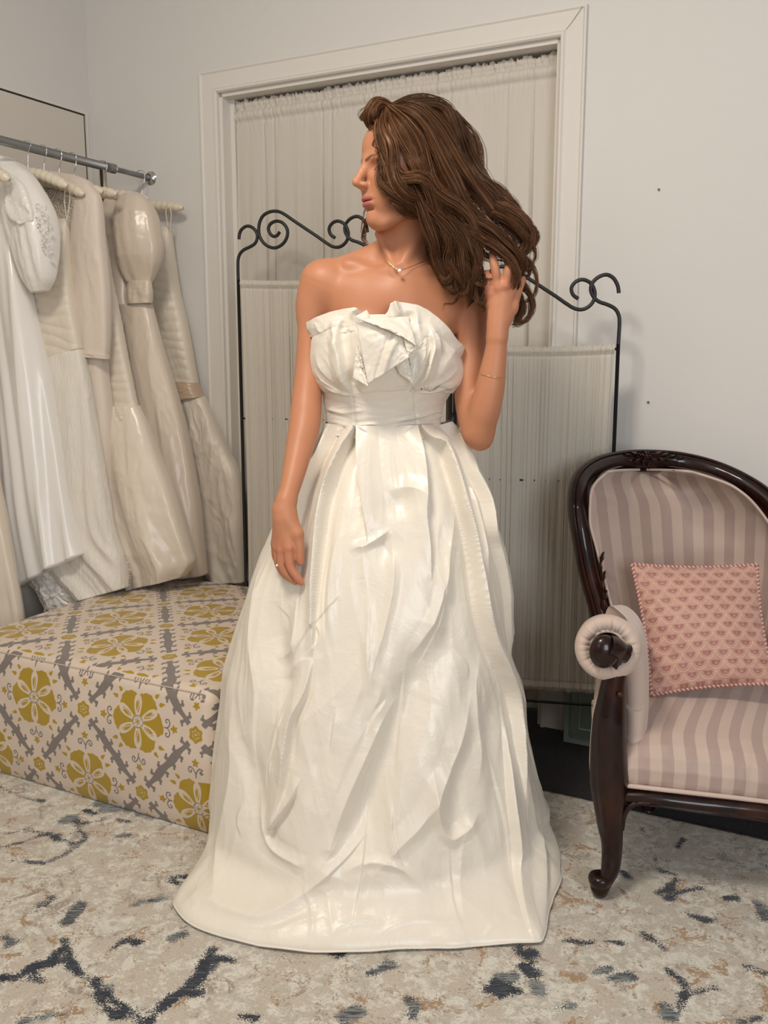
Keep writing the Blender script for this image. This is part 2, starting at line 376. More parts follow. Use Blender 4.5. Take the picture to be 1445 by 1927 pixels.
slate_lines = [
 (.05, [(205,1522),(240,1520)]), (.05, [(190,1510),(205,1502)]), (.045, [(222,1487),(235,1490)]), (.045, [(275,1478),(300,1480)]), (.05, [(325,1515),(345,1512)]),
 (.05, [(270,1530),(290,1532)]), (.030, [(120,1545),(135,1538)]), (.020, [(215,1575),(240,1570)]), (.010, [(20,1620),(80,1625),(120,1610),(150,1590)]),
 (.022, [(700,1830),(735,1818)]), (.03, [(650,1915),(670,1905)]), (.022, [(770,1880),(785,1900),(775,1910)]), (.03, [(1010,1850),(1015,1862)]), (.03, [(945,1840),(965,1838)]),
 (.022, [(1150,1840),(1190,1838)]), (.015, [(1120,1830),(1150,1822)]), (.018, [(325,1765),(345,1757)]), (.012, [(40,1925),(80,1910),(120,1908)]), (.012, [(260,1900),(290,1905)]),
 (.010, [(410,1790),(400,1825)]), (.016, [(200,1860),(210,1885),(240,1898)]), (.015, [(1050,1900),(1080,1890)]), (.022, [(1250,1895),(1260,1910)]), (.02, [(130,1735),(150,1700)]),
 (.02, [(10,1765),(25,1775)]), (.022, [(1425,1700),(1440,1730)]), (.02, [(1395,1925),(1430,1915)]), (.010, [(260,1700),(310,1690)]), (.012, [(80,1700),(70,1716)]),
]
rw, rd = 4.3, 3.0
nu, nn = 440, 400
U = np.linspace(-1.70, 1.7, nu); Nn = RUG_N + np.linspace(0, rd, nn)
UU, NN = np.meshgrid(U, Nn, indexing='ij')
sdn = np.full(UU.shape, .3); sds = np.full(UU.shape, .3)
wj = noise(UU*14, NN*14)*.010 + noise(UU*35, NN*35, 3)*.006
for w, pts in navy_lines:
    d, t_, _ = seg_dist(UU, NN, [rug_xy(*p) for p in pts]); sdn = np.minimum(sdn, d - w*.62*(.75+.5*np.abs(noise(UU*22, NN*22, 7))))
for w, pts in slate_lines:
    d, t_, _ = seg_dist(UU, NN, [rug_xy(*p) for p in pts]); sds = np.minimum(sds, d - w*.5)
# faint extra scrollwork further afield
sdn = sdn + wj; sds = sds + wj
G = W0 + WD*UU[..., None] + WN*NN[..., None] + ZV*(.012 + .0012*noise(UU*60, NN*60)[..., None])
t = NT('rug_pile'); v = t.obj_vec()
vd = t.obj_vec((30, 260, 1), (0, 0, -YAW)); vb = t.obj_vec((1, 1, 1))
big = t.noise(13, 5, v, .68, .5); mid = t.noise(48, 5, v, .7, .4); fine = t.noise(210, 3, v, .7); fine2 = t.noise(520, 2, v, .7)
an, asl = t.attr('navy').outputs['Fac'], t.attr('slate').outputs['Fac']
col = t.mix(t.ramp(mid, .44, .56), srgb(208, 199, 184), srgb(238, 233, 220))
col = t.mix(t.ramp(t.math('ADD', big, t.math('MULTIPLY', t.math('SUBTRACT', fine, .5), .35)), .52, .56), col, srgb(214, 202, 186))
tan = t.noise(16, 5, t.n('ShaderNodeMapping', {'Vector': v, 'Location': (4.3, 2.2, 0)}).outputs[0], .6, .9)
tanm = t.math('MULTIPLY', t.ramp(t.math('ADD', tan, t.math('MULTIPLY', t.math('SUBTRACT', fine, .5), .55)), .60, .65), .95)
col = t.mix(tanm, col, srgb(180, 142, 104))
tau = t.noise(17, 5, t.n('ShaderNodeMapping', {'Vector': v, 'Location': (-3.3, 7.2, 0)}).outputs[0], .6, .9)
col = t.mix(t.ramp(t.math('ADD', tau, t.math('MULTIPLY', t.math('SUBTRACT', fine, .5), .6)), .60, .66), col, srgb(176, 160, 146))
jit = t.math('MULTIPLY', t.math('SUBTRACT', t.n('ShaderNodeTexNoise', {'Vector': v, 'Scale': 330, 'Detail': 3}).outputs[0], .5), .042)
jit2 = t.math('MULTIPLY', t.math('SUBTRACT', mid, .5), .022)
sl = t.ramp(t.math('ADD', asl, t.math('ADD', jit, jit2)), .0006, -.0006)
streak = t.n('ShaderNodeTexNoise', {'Vector': vd, 'Scale': 1.0, 'Detail': 3}).outputs[0]
sm = t.noise(4, 2, v)
slc = t.mix(t.ramp(t.math('ADD', streak, t.math('MULTIPLY', sm, .6)), .74, .84), srgb(132, 140, 140), srgb(42, 50, 64))
col = t.mix(t.math('MULTIPLY', sl, .92), col, slc)
nv = t.ramp(t.math('ADD', an, t.math('ADD', jit, jit2)), .0006, -.0006)
nvc = t.mix(t.ramp(streak, .5, .7), srgb(34, 40, 54), srgb(84, 94, 104))
col = t.mix(nv, col, nvc)
col = t.mix(t.math('MULTIPLY', t.ramp(fine2, .40, .62), .38), col, (.45, .42, .38, 1), 'MULTIPLY')
t.set(col=col, rough=.95, spec=.1, sheen=.25, normal=t.bump(t.math('ADD', fine2, t.math('MULTIPLY', fine, 1.3)), .8, .0035))
rug = sheet(G[::-1], t.m, 'area_rug', None, .011, {'navy': sdn[::-1].ravel(), 'slate': sds[::-1].ravel()}, label='large distressed ivory rug with navy branches and tan patches covering the dark carpet', category='rug')
# ------------------------------------------------------------------ upholstered ottoman with a suzani flower cloth
OT = PZ(380, 1578)
OU0, OU1, OD, OH = -.84, .045, .86, .37
def OP(u, d, z): return OT + WD*u - WN*d + ZV*z
def flower_sd(x, y):
    """signed distances (m) for one cell, x y = offset from the big flower centre; cell .35 x .37 with a second flower at the corner"""
    cx, cy = .35, .37
    qx, qy = (x/cx) % 1.0, (y/cy) % 1.0
    # nearest big flower: (0,0) or (.5,.5)
    best = None
    ax = (qx - np.round(qx))*cx; ay = (qy - np.round(qy))*cy
    bx = (qx - .5)*cx; by = (qy - .5)*cy
    use = (ax**2 + ay**2) < (bx**2 + by**2)
    fx, fy = np.where(use, ax, bx), np.where(use, ay, by)
    r = np.hypot(fx, fy); th = np.arctan2(fx, fy)
    lobe = np.abs(np.cos(3*th))                       # six petals, gaps filled with cream loops
    R = .058 + .0185*np.abs(np.cos(3*th+math.pi/2))**.55 + .0020*np.abs(np.sin(15*th)) + .004*noise(np.cos(th)*3, np.sin(th)*3, use*1.0+2)
    yel = np.maximum(r - R, .0)
    yel = r - R
    # cream loops along the six petal gaps
    k = np.round(th/(math.pi/3)); a = th - k*math.pi/3
    lx = r*np.sin(a); ly = r*np.cos(a) - .038
    e = np.sqrt((lx/.0125)**2 + (ly/.027)**2)
    taper = .0100*(1 + .35*np.clip(ly/.027, -1, 1))
    e = np.sqrt((lx/taper)**2 + (ly/.027)**2)
    loop = np.abs(e - .85)*.0098 - .0024
    cut = np.maximum(np.abs(lx) - (.0012 + .07*(r-.060)), .062 - r)     # gap opening to the rim
    inner, _, _ = seg_dist(lx, ly, [(-.002, .014), (.004, .008), (.002, -.002), (-.001, -.012)])
    cream = np.minimum(np.minimum(loop, cut), inner - .0012)
    core = r - .0155
    cream = np.minimum(cream, core)
    # centre rosette: grey rings, mustard heart
    gr = np.abs(r - .0150 - .0012*np.cos(6*th)) - .0011
    gr = np.minimum(gr, np.abs(r - .0065 - .001*np.cos(6*th)) - .0008)
    bx6 = r*np.cos(a) - .0112; gr = np.minimum(gr, np.abs(np.hypot(bx6, r*np.sin(a)*1.2) - .0028) - .0006)
    heart = r - .0045
    # quarter symmetry for the curls, buds and vines
    X, Y = np.abs(fx), np.abs(fy)
    spN = [(0, .080), (.0005, .090), (.006, .100), (.0125, .1055), (.0195, .104), (.0225, .0975), (.0195, .092), (.0145, .0915), (.0122, .0955), (.0145, .0985)]
    spE = [(.082, 0), (.090, .0005), (.096, .006), (.0975, .0135), (.0945, .0205), (.088, .0215), (.0845, .0175), (.086, .0130), (.0895, .0130)]
    d1, _, _ = seg_dist(X, Y, spN); d2, _, _ = seg_dist(X, Y, spE)
    grey = np.minimum(np.minimum(d1, d2) - .0018, gr)
    # small star buds beyond the curls
    def star(px, py, rr, n=5, ph=0.0):
        q = np.hypot(X-px, Y-py); t_ = np.arctan2(X-px, Y-py); return q - rr*(1+.32*np.cos(n*t_+ph))
    bud = np.minimum(star(0, .117, .0085), star(.110, 0, .0085, 5, 1.2))
    # leaf buds on the diagonal
    dl, tl_, _ = seg_dist(X, Y, [(.056, .070), (.064, .077)]); leaf = dl - .0042*(1.3-tl_)
    leaf2, t2, _ = seg_dist(X, Y, [(.070, .052), (.081, .055)]); leaf = np.minimum(leaf, leaf2 - .0040*(1.4-t2))
    yel = np.minimum(yel, np.minimum(bud, leaf))
    cream = np.where(r < R + .004, cream, .05)
    # big grey vines, diagonal between the small flowers
    A, B = np.array([.175, 0]), np.array([0, .185])
    w = B - A; L = np.linalg.norm(w); w = w/L; nrm = np.array([w[1], -w[0]])
    s_ = (X-A[0])*w[0] + (Y-A[1])*w[1]; d_ = (X-A[0])*nrm[0] + (Y-A[1])*nrm[1]
    body = np.maximum(np.abs(d_ + .002*np.sin(s_*90)) - (.0062 + .0042*np.sin(np.clip((s_-.03)/(L-.06), 0, 1)*math.pi)), np.maximum(.030 - s_, s_ - (L-.030)))
    kk = np.clip(np.round((s_-.044)/.0335), 0, 5); ss = s_ - .044 - kk*.0335
    tw = np.minimum(np.hypot(ss-.002, np.abs(d_)-.0145)*1.0 - .0052, np.hypot(ss+.0045, np.abs(d_)-.0190) - .0036)
    tw = np.minimum(tw, np.maximum(np.abs(ss) - .0035, np.abs(d_) - .0145))
    tw = np.where((s_ > .030) & (s_ < L-.030), tw, .05)
    vine = np.minimum(body, tw)
    grey = np.minimum(grey, vine)
    # small flowers at the crossings
    for P in (A, B):
        q = np.hypot(X-P[0], Y-P[1]); t_ = np.arctan2(X-P[0], Y-P[1])
        yel = np.minimum(yel, q - .0195*(1+.10*np.cos(6*t_)))
        cream = np.minimum(cream, np.where(q < .03, np.abs(q - .0095*(1+.22*np.cos(6*t_))) - .0011, .05)); cream = np.minimum(cream, np.where(q < .03, q - .0028, .05))
    return yel, grey, cream, heart
t = NT('suzani_cloth'); v = t.obj_vec()
base = t.mix(t.noise(12, 3, v), (.62, .50, .40, 1), (.68, .56, .46, 1))
at = lambda nme: t.ramp(t.attr(nme).outputs['Fac'], .0004, -.0004)
weave = t.n('ShaderNodeTexNoise', {'Vector': t.obj_vec((500, 160, 500), (0, 0, -YAW)), 'Scale': 1.0, 'Detail': 2}).outputs[0]
must = t.mix(t.noise(20, 3, v), (.36, .225, .008, 1), (.42, .275, .014, 1))
gry = t.mix(weave, (.175, .145, .128, 1), (.225, .19, .17, 1))
col = t.mix(at('yel'), base, must); col = t.mix(at('crm'), col, base); col = t.mix(at('grey'), col, gry); col = t.mix(at('heart'), col, must)
t.set(col=col, rough=.55, spec=.35, sheen=.2, normal=t.bump(t.math('ADD', weave, t.math('MULTIPLY', at('grey'), .5)), .35, .0012))
M_SUZ = t.m
ott = empty('ottoman', OP((OU0+OU1)/2, OD/2, 0), label='low square ottoman covered in mustard flower cloth, in front of the hanging gowns', category='ottoman')
# one skin: front face + rounded edge + slightly crowned top + back; path parameter w runs up the front then back over the top
rb = .030
def face_profile(n_f, n_t):
    z = np.linspace(.0145, OH-rb, n_f); pts = [(0.0, q, q) for q in z]
    for a in np.linspace(0, math.pi/2, 9)[1:]: pts.append((rb-rb*math.cos(a), OH-rb+rb*math.sin(a), OH-rb+rb*a))
    for q in np.linspace(rb, OD-rb, n_t)[1:]: pts.append((q, OH, OH + q - rb + rb*(math.pi/2-1)))
    w0 = pts[-1][2]
    for a in np.linspace(0, math.pi/2, 9)[1:]: pts.append((OD-rb+rb*math.sin(a), OH-rb+rb*math.cos(a), w0+rb*a))
    for q in np.linspace(OH-rb, .0145, 30)[1:]: pts.append((OD, q, w0+rb*math.pi/2+OH-rb-q))
    return np.array(pts)
pf = face_profile(150, 300)
us = np.linspace(OU0+rb, OU1-rb, 340)
ends = [OU0 + rb - rb*math.sin(a) for a in np.linspace(math.pi/2, 0, 8)[:-1]]
ends2 = [OU1 - rb + rb*math.sin(a) for a in np.linspace(0, math.pi/2, 8)[1:]]
uall = np.concatenate([ends, us, ends2])
UU, KK = np.meshgrid(uall, np.arange(len(pf)), indexing='ij')
dd, zz, ww = pf[KK, 0], pf[KK, 1], pf[KK, 2]
# rounded ends: shrink profile inwards near the ends
def inset(u):
    a = np.where(u < OU0+rb, (OU0+rb-u)/rb, np.where(u > OU1-rb, (u-OU1+rb)/rb, 0)); return rb*(1-np.sqrt(np.clip(1-a*a, 0, 1)))
ins = inset(UU); cd, cz = OD/2, OH*.5
nd = np.where(dd < rb, -(rb-dd)/rb, np.where(dd > OD-rb, (dd-OD+rb)/rb, 0)); nz_ = np.where(zz > OH-rb, (zz-OH+rb)/rb, 0)
dd2 = dd - nd*ins; zz2 = zz - nz_*ins
crown = .022*np.sin(np.clip((UU-OU0)/(OU1-OU0), 0, 1)*math.pi)**.6*np.sin(np.clip(dd/OD, 0, 1)*math.pi)**.6*smooth(OH-.03, OH, zz)
bulge = .016*np.sin(np.clip(zz/OH, 0, 1)*math.pi)*(dd < rb) + .006*noise(UU*9, zz*9, 4)*(dd < rb)*np.sin(np.clip(zz/OH, 0, 1)*math.pi)
tuckin = .03*np.exp(-zz/.02)*(dd < rb)
top_w = .003*noise(UU*7, dd*7, 2)
dd2 = dd2 - bulge + tuckin*.6; zz2 = zz2 + crown + top_w*(zz > OH-.01)
G = OT + WD*UU[..., None] - WN*dd2[..., None] + ZV*zz2[..., None]
isF = (dd < rb*.6)
yF = flower_sd(UU + .173, zz - .266)
yT = flower_sd(UU + .372 - .02*(dd-.137)/.35, (dd - .137)*1.02)
A = [np.where(isF, a, b).ravel() for a, b in zip(yF, yT)]
nu, nv = UU.shape; F = [tuple(f) for f in quads(nu, nv).tolist()]
obj('upholstery', G.reshape(-1, 3), F, M_SUZ, ott, True, {'yel': A[0], 'grey': A[1], 'crm': A[2], 'heart': A[3]}, autosmooth=60)
for side, e in ((0, -1), (nu-1, 1)):       # closed ends in the same cloth
    ring = G[side]; c_ = OP(uall[side], OD/2, .18); ks = np.array([1.0, .94, .8, .6, .4, .2, .02])
    P = c_ + (ring[None] - c_)*ks[:, None, None] + WD*e*(.004*(1-ks[:, None, None]))
    rd = np.stack([(P[..., 0]-OT[0])*-WN[0] + (P[..., 1]-OT[1])*-WN[1], P[..., 2]], -1)
    B_ = flower_sd(rd[..., 0] - .2, rd[..., 1] - .266)
    Fq = quads(len(ks), nv, False, True); Fq = Fq if e < 0 else Fq[:, ::-1]
    obj('end_panel', P.reshape(-1, 3), Fq, M_SUZ, ott, True, dict(zip(('yel', 'grey', 'crm', 'heart'), [b.ravel() for b in B_])))
# seam piping along the top front edge
seam = [OP(u, .004 + .000, OH-.006) - WN*(-.004) + WN*.003 for u in np.linspace(OU0+.02, OU1-.02, 40)]
obj('seam', *tube([OP(u, .0045, OH-.0085) for u in np.linspace(OU0+.03, OU1-.03, 40)], .0016, 6), simple('seam_thread', (.55, .46, .36, 1), .7), ott)
for (a, b) in ((OU0+.06, .07), (OU1-.06, .07), (OU0+.06, OD-.07), (OU1-.06, OD-.07)):
    obj('foot', *tube([OP(a, b, .0150), OP(a, b, .05)], .02, 12), simple('foot_black', (.02, .02, .02, 1), .5), ott)
# ------------------------------------------------------------------ three-panel wrought iron screen with gathered muslin
M_IRON = simple('black_iron', (.018, .018, .02, 1), .42, bump=(90, .25, .001), spec=.4)
t = NT('screen_muslin'); v = t.obj_vec((700, 700, 700))
t.set(col=(.78, .735, .66, 1), rough=.9, spec=.1, normal=t.bump(t.noise(1.0, 2, v), .2, .0004))
tr = t.n('ShaderNodeBsdfTransparent'); tl = t.n('ShaderNodeBsdfTranslucent', {'Color': (.72, .67, .58, 1)})
m1 = t.n('ShaderNodeMixShader', {0: .30, 1: t.b.outputs[0], 2: tl.outputs[0]})
m2 = t.n('ShaderNodeMixShader', {0: .10, 1: m1.outputs[0], 2: tr.outputs[0]}); t.t.links.new(m2.outputs[0], t.out.inputs[0])
M_MUS = t.m
HOOK = [(137,305),(143,262),(165,222),(215,197),(268,212),(303,255),(308,300),(285,345),(235,373),(180,395),(142,430),(124,480),(120,560),(120,650)]
SPIRAL = [(517,255),(490,285),(455,290),(425,262),(414,220),(438,182),(490,165),(545,182),(585,235),(582,300),(540,358),(470,387),(400,368),(350,322),(325,262),(330,182),(365,118),(430,86),(500,85),(560,110),(650,170),(750,235),(850,300),(930,355),(990,390),(1045,398),(1095,375),(1127,330),(1130,270),(1100,212),(1045,185),(995,198),(964,240),(975,290),(1016,322)]
HOOKR = [(1213,530),(1198,460),(1155,392),(1090,362),(1015,385),(962,440),(953,500),(980,560),(1032,605),(1110,632),(1182,670),(1220,730),(1230,800),(1229,900),(1225,1000)]
def screen_panel(par, A, B, zf, zb, zr, fabric_seed, right_like=True, post_bottom=.013):
    """A, B: floor ends (xy); zf fabric top; zb fabric bottom; zr lower rail"""
    A = np.array([A[0], A[1], 0.0]); B = np.array([B[0], B[1], 0.0]); D = B - A; w = np.linalg.norm(D); D = D/w
    nrm = np.array([-D[1], D[0], 0]); nrm = nrm if np.dot(nrm, EYE - A) > 0 else -nrm
    k = w/(1313-120)
    def S(p): return A + D*((p[0]-120)*k) + ZV*(zf + (650-p[1])*k)
    def SR(p):   # right hook drawn in a second scale, pinned to the right post
        kk = k*4.817/6.02*.97*.99
        return B + D*((p[0]-1227)*kk) + ZV*(zf + (1000-p[1])*kk*1.02 + (-.001)) if p[1] < 990 else B + ZV*(zf + (1000-p[1])*kk)
    fr = empty_part = None
    mb = MB(); R = .0052
    mb.add(*tube(spline([S(p) for p in HOOK] , 70), R, 10))
    mb.add(*tube(spline([S(p) for p in SPIRAL], 200), R, 10))
    mb.add(*tube(spline([SR(p) for p in HOOKR], 70), R, 10))
    obj('scroll_top', *mb.get(), M_IRON, par)
    for Q in (A, B):
        obj('post', *tube([Q + ZV*post_bottom, Q + ZV*.5, Q + ZV*(zf+.002)], R, 10), M_IRON, par)
    obj('rail', *tube([A + ZV*(zf-.012), B + ZV*(zf-.012)], .0035, 8), M_IRON, par)
    obj('rail', *tube([A + ZV*zr, B + ZV*zr], .0042, 8), M_IRON, par)
    obj('rail', *tube([A + ZV*(zb+.012), B + ZV*(zb+.012)], .0035, 8), M_IRON, par)
    obj('rail', *tube([A + ZV*(zf*.62+zb*.38), B + ZV*(zf*.62+zb*.38)], .003, 8), M_IRON, par)
    nx, nz = 420, 90
    x, h = gathered(nx, fabric_seed, [(30, .0055), (70, .0045), (150, .0018)])
    X, T = np.meshgrid(x, np.concatenate([np.linspace(0, .06, 26), np.linspace(.06, .94, 38)[1:-1], np.linspace(.94, 1, 28)]), indexing='ij')
    H = (zf - zb)*T; H2 = (zf - zb)*(1-T)
    hh = np.broadcast_to(h[:, None], X.shape)*(.55+.45*smooth(0, .05, H)*smooth(0, .05, H2)) + .0012*noise(X*60, T*5, fabric_seed)
    pinch = lambda q: np.exp(-((q-.012)/.007)**2)*.0065 - np.exp(-((q-.0265)/.003)**2)*.003
    ruf = noise(X*130, H*120, 3)*.0035*(np.exp(-H/.012) + np.exp(-H2/.012)) + noise(X*60, H*30, 9)*.002*(np.exp(-H/.03) + np.exp(-H2/.03))
    off = hh + pinch(H) + pinch(H2) + ruf + .0045
    z = zf - H + (np.exp(-H/.006)*.0035 - np.exp(-H2/.006)*.0035)*noise(X*150, 1.0, fabric_seed)*1.2 - np.sin(X*math.pi)*.006*(1-T)
    edge = .009 + .006*np.sin(T*math.pi)
    P = A + D*((edge + X*(w - 2*edge))[..., None]) + nrm*off[..., None] + ZV*z[..., None]
    sheet(P, M_MUS, 'muslin_panel', par, .0008)
pA = PY(447, 480, 2.99); pB = PY(694, 440, 2.88)
lp = empty('folding_screen', (pA + pB)/2*[1, 1, 0], label='black wrought iron scroll screen with pleated white muslin panels standing behind the woman', category='folding screen')
pC = PY(857, 700, 2.55); pD = PY(1163, 655, 2.47)
ZF1 = PY(447, 527, 2.99)[2]; ZF3 = PY(1163, 648, 2.47)[2]
screen_panel(lp, pA, pB, ZF1, .22, .16, 1.1)
screen_panel(lp, pB + np.array([.010, -.006, 0]), pC + np.array([-.013, .004, 0]), (ZF1+ZF3)/2, .22, .16, 5.2)
screen_panel(lp, pC, pD, ZF3, .193, .155, 8.4)
for z in (.95, .90, .45):
    obj('hinge', *tube([pC*[1,1,0] + np.array([-.006, .001, z]), pC*[1,1,0] + np.array([-.006, .001, z+.03])], .0075, 10), M_IRON, lp)
# ------------------------------------------------------------------ glass block pane leaning by the casing
t = NT('green_glass'); v = t.obj_vec()
t.set(col=(.62, .75, .68, 1), rough=.12, trans=.75, ior=1.45, normal=t.bump(t.noise(14, 3, v, .5, 1.2), .5, .004))
gA = PZ(1065, 1390, 0)
gu, gd = WD, WN
gl = empty('glass_panel', gA, label='greenish moulded glass panel standing on the dark carpet behind the armchair', category='glass panel')
def gbox(u0, u1, n0, n1, z0, z1): return box(gA + WD*u0 + WN*n0 + ZV*z0, WD*(u1-u0), WN*(n1-n0), ZV*(z1-z0))
obj('pane', *gbox(.01, .33, .0, .022, .004, .34), t.m, gl, False)
m = MB()
for (a, b, c, d) in ((0, .34, .002, .016), (0, .34, .334, .348), (0, .014, .016, .334), (.326, .34, .016, .334)): m.add(*gbox(a, b, -.004, .028, c, d))
obj('rim', *m.get(), simple('glass_rim', (.30, .36, .32, 1), .25, spec=.6), gl, False)
lp_ = [gA + WD*(.17 + a*.5) + WN*.026 + ZV*(.17 + b*.5) for a, b in ((-.25,-.24),(.25,-.24),(.25,.24),(-.25,.24),(-.25,-.24))]
obj('moulding', *tube(lp_, .004, 6), simple('glass_rim2', (.36, .42, .38, 1), .2, spec=.6), gl, False)
# ------------------------------------------------------------------ carved mahogany armchair, striped satin
t = NT('mahogany'); v = t.obj_vec((1, 1, .25)); g = t.noise(28, 5, v, .6, 1.5); g2 = t.noise(4, 3, t.obj_vec())
c = t.mix(t.ramp(g, .35, .7), (.006, .0012, .0008, 1), (.024, .0040, .0020, 1)); c = t.mix(t.ramp(g2, .5, .75), c, (.055, .013, .005, 1))
t.set(col=c, rough=.34, spec=.25, coat=.42, coatr=.05, normal=t.bump(g, .05, .0006)); M_WOOD = t.m
def stripe_mat(name, lo, hi):
    t = NT(name); a = t.attr('stripe').outputs['Fac']
    f = t.math('FRACT', a); e = t.math('ABSOLUTE', t.math('SUBTRACT', f, .5)); m_ = t.ramp(e, .24, .26)
    v = t.obj_vec((600, 600, 600)); w = t.noise(1.0, 2, v); big = t.noise(9, 3, t.obj_vec())
    c = t.mix(m_, lo, hi); c = t.mix(t.math('MULTIPLY', big, .25), c, (.42, .30, .25, 1))
    t.set(col=c, rough=t.math('ADD', .52, t.math('MULTIPLY', m_, .16)), spec=.45, sheen=.35, normal=t.bump(t.math('ADD', w, t.math('MULTIPLY', t.noise(40, 3, t.obj_vec()), 1.5)), .25, .0007)); return t.m
M_STR = stripe_mat('striped_satin', srgb(172, 148, 138), srgb(198, 176, 162))
M_PINK = fabric('blush_satin', srgb(203, 181, 167), .6, 600, (35, .0012), spec=.4)
chairE = empty('armchair', PY(1300, 1640, 1.95)*[1, 1, 0] + [0, 0, .0145], label='carved mahogany armchair with blush striped satin upholstery, at the right edge on the rug', category='armchair')
def path(pts, n): return spline([PY(*p) for p in pts], n)
NB = np.array([-.20, -.97, .12]); NB /= np.linalg.norm(NB)
WPROF = [(-1, -.9), (-1.0, .0), (-.93, .35), (-.80, .42), (-.70, .30), (-.55, .60), (-.2, .93), (.25, 1.0), (.62, .80), (.72, .50), (.82, .62), (.95, .50), (1.0, .1), (.98, -.6), (.7, -.95), (-.7, -1.0)]
FR = [(1150,1225,2.16),(1132,1150,2.19),(1112,1080,2.20),(1098,1010,2.21),(1090,950,2.24),(1096,905,2.30),(1125,880,2.36),(1170,869,2.41),(1220,867,2.43),(1280,871,2.43),(1340,885,2.40),(1395,909,2.35),(1440,940,2.31),(1475,985,2.27),(1498,1040,2.23),(1508,1110,2.18),(1505,1180,2.13),(1495,1250,2.05)]
fp = path(FR, 120)
tw = np.linspace(0, 1, 120)
# the profile's face direction turns inwards on the wings
cen = PY(1290, 1080, 2.30)
inw = cen - fp; inw[:, 2] = 0; inw /= np.linalg.norm(inw, axis=1)[:, None] + 1e-9
wingness = np.clip(np.abs(fp[:, 0] - cen[0])/.22, 0, 1)[:, None]*.35
face = NB*(1-wingness) + inw*wingness
wid = .0275*(1 + .10*np.exp(-((tw-.47)/.09)**2) + .18*smooth(.1, 0, tw) )
rr = np.stack([wid, np.full(120, .020)], 1)
V, F = tube(fp, (rr[:, 0], rr[:, 1]), prof=WPROF, ref=face)
back_frame = obj('back_frame', V, F, M_WOOD, chairE, True, autosmooth=50)
# back upholstery
py_rows = np.concatenate([np.linspace(884, 960, 30), np.linspace(960, 1300, 60)[1:]])
Lb = lambda y: sinterp(y, [(884,1165),(888,1148),(900,1127),(930,1112),(975,1110),(1030,1122),(1080,1135),(1130,1148),(1180,1163),(1240,1178),(1300,1186)])
Rb = lambda y: sinterp(y, [(884,1265),(888,1295),(900,1345),(930,1400),(975,1440),(1030,1472),(1080,1485),(1130,1490),(1180,1488),(1240,1480),(1300,1475)])
UUc, RR = np.meshgrid(np.linspace(0, 1, 90), py_rows, indexing='ij')
pxg = Lb(RR)*(1-UUc) + Rb(RR)*UUc
Yb = 2.20 + .19*np.sin(UUc*math.pi)**.7 + np.interp(RR, [884, 930, 1300], [.02*0+.045, .02, -.035]) + .02*UUc
puff = .050*(np.clip(np.sin(UUc*math.pi), 0, 1)**.35)*smooth(880, 925, RR)
Yg = Yb - puff + .004*noise(UUc*6, RR*.02, 3)
r = np.stack([(pxg-722.5)/CAM_F, _c + (-(RR-963.5)/CAM_F)*_s, -_s + (-(RR-963.5)/CAM_F)*_c], -1)
G = EYE + r*(Yg/r[..., 1])[..., None]
kx = np.interp(RR, [884, 900, 960, 1080, 1200, 1300], [.80, .88, 1.0, .93, .80, .74])
xm = 1285 + (pxg - 1285)/kx + 34*smooth(965, 884, RR)*(1) - np.interp(RR, [960, 1300], [0, 14])
obj('back_upholstery', G.reshape(-1, 3), quads(*UUc.shape), M_STR, chairE, True, {'stripe': ((xm - 1233)/40.0).ravel()})
bpts = [(Lb(y), y) for y in np.linspace(1290, 892, 22)] + [(Lb(886), 886), (1210, 884), (Rb(886), 886)] + [(Rb(y), y) for y in np.linspace(892, 1290, 22)]
pp = []
for (x, y) in bpts:
    u_ = (x - Lb(y))/(Rb(y)-Lb(y)+1e-9); pp.append(PY(x, y, 2.20 + .19*math.sin(min(max(u_, 0), 1)*math.pi)**.7*1 + np.interp(y, [884, 930, 1300], [.045, .02, -.035]) + .02*u_ - .016))
obj('back_piping', *tube(spline(pp, 200), .0034, 8), M_PINK, chairE)
# outside back, behind the upholstery
Gb = G + np.array([.02, .075, 0]); obj('outside_back', Gb.reshape(-1, 3), quads(*UUc.shape)[:, ::-1], M_PINK, chairE, True)
# carving on the crest
def leaf(mb, c, d, n, L, W, H=.006, curl=.3):
    """small carved leaf: bent lens with a mid rib"""
    d = d/np.linalg.norm(d); n = n/np.linalg.norm(n); s_ = np.cross(d, n); V = []; nu_, nv_ = 9, 7
    for i in range(nu_):
        a = i/(nu_-1); w = W*math.sin(math.pi*min(1, a*1.02+.02))**.7*(1+.18*math.sin(a*18))
        for j in range(nv_):
            b = j/(nv_-1)*2-1; h = H*(1-b*b)*(.6+.4*math.sin(a*math.pi)) + H*.5*math.exp(-(b/.16)**2) 
            V.append(c + d*(a*L) + s_*(b*w + curl*W*a*a) + n*h)
    F = [(i*nv_+j, i*nv_+j+1, (i+1)*nv_+j+1, (i+1)*nv_+j) for i in range(nu_-1) for j in range(nv_-1)]
    mb.add(V, F)
mb = MB(); nF = np.array([-.15, -.93, .35]); nF /= np.linalg.norm(nF)
c0 = PY(1216, 861, 2.405)
R_ = np.array([1.0, 0, 0]); Uz = np.array([0, .1, 1.0])
for sgn in (-1, 1):
    for i in range(9):
        a = .010 + i*.0105; drop = -.0000 - (a*a)*(1.6 if sgn > 0 else 1.8) - (.0 if sgn > 0 else .0)
        base = c0 + R_*(sgn*a) + Uz*(drop + (.006 if i % 2 else -.001)); base[1] -= 0 if sgn > 0 else a*.10
        L = .026*(1 - i*.055)
        leaf(mb, base, R_*sgn + Uz*(.5 if i % 2 else -.30), nF, L, .0065*(1-i*.05), .006, .6*sgn)
for i in range(6):
    a = i*math.pi/3; leaf(mb, c0 + nF*.004 + Uz*.003, R_*math.cos(a)+Uz*math.sin(a), nF, .014, .0055, .006)
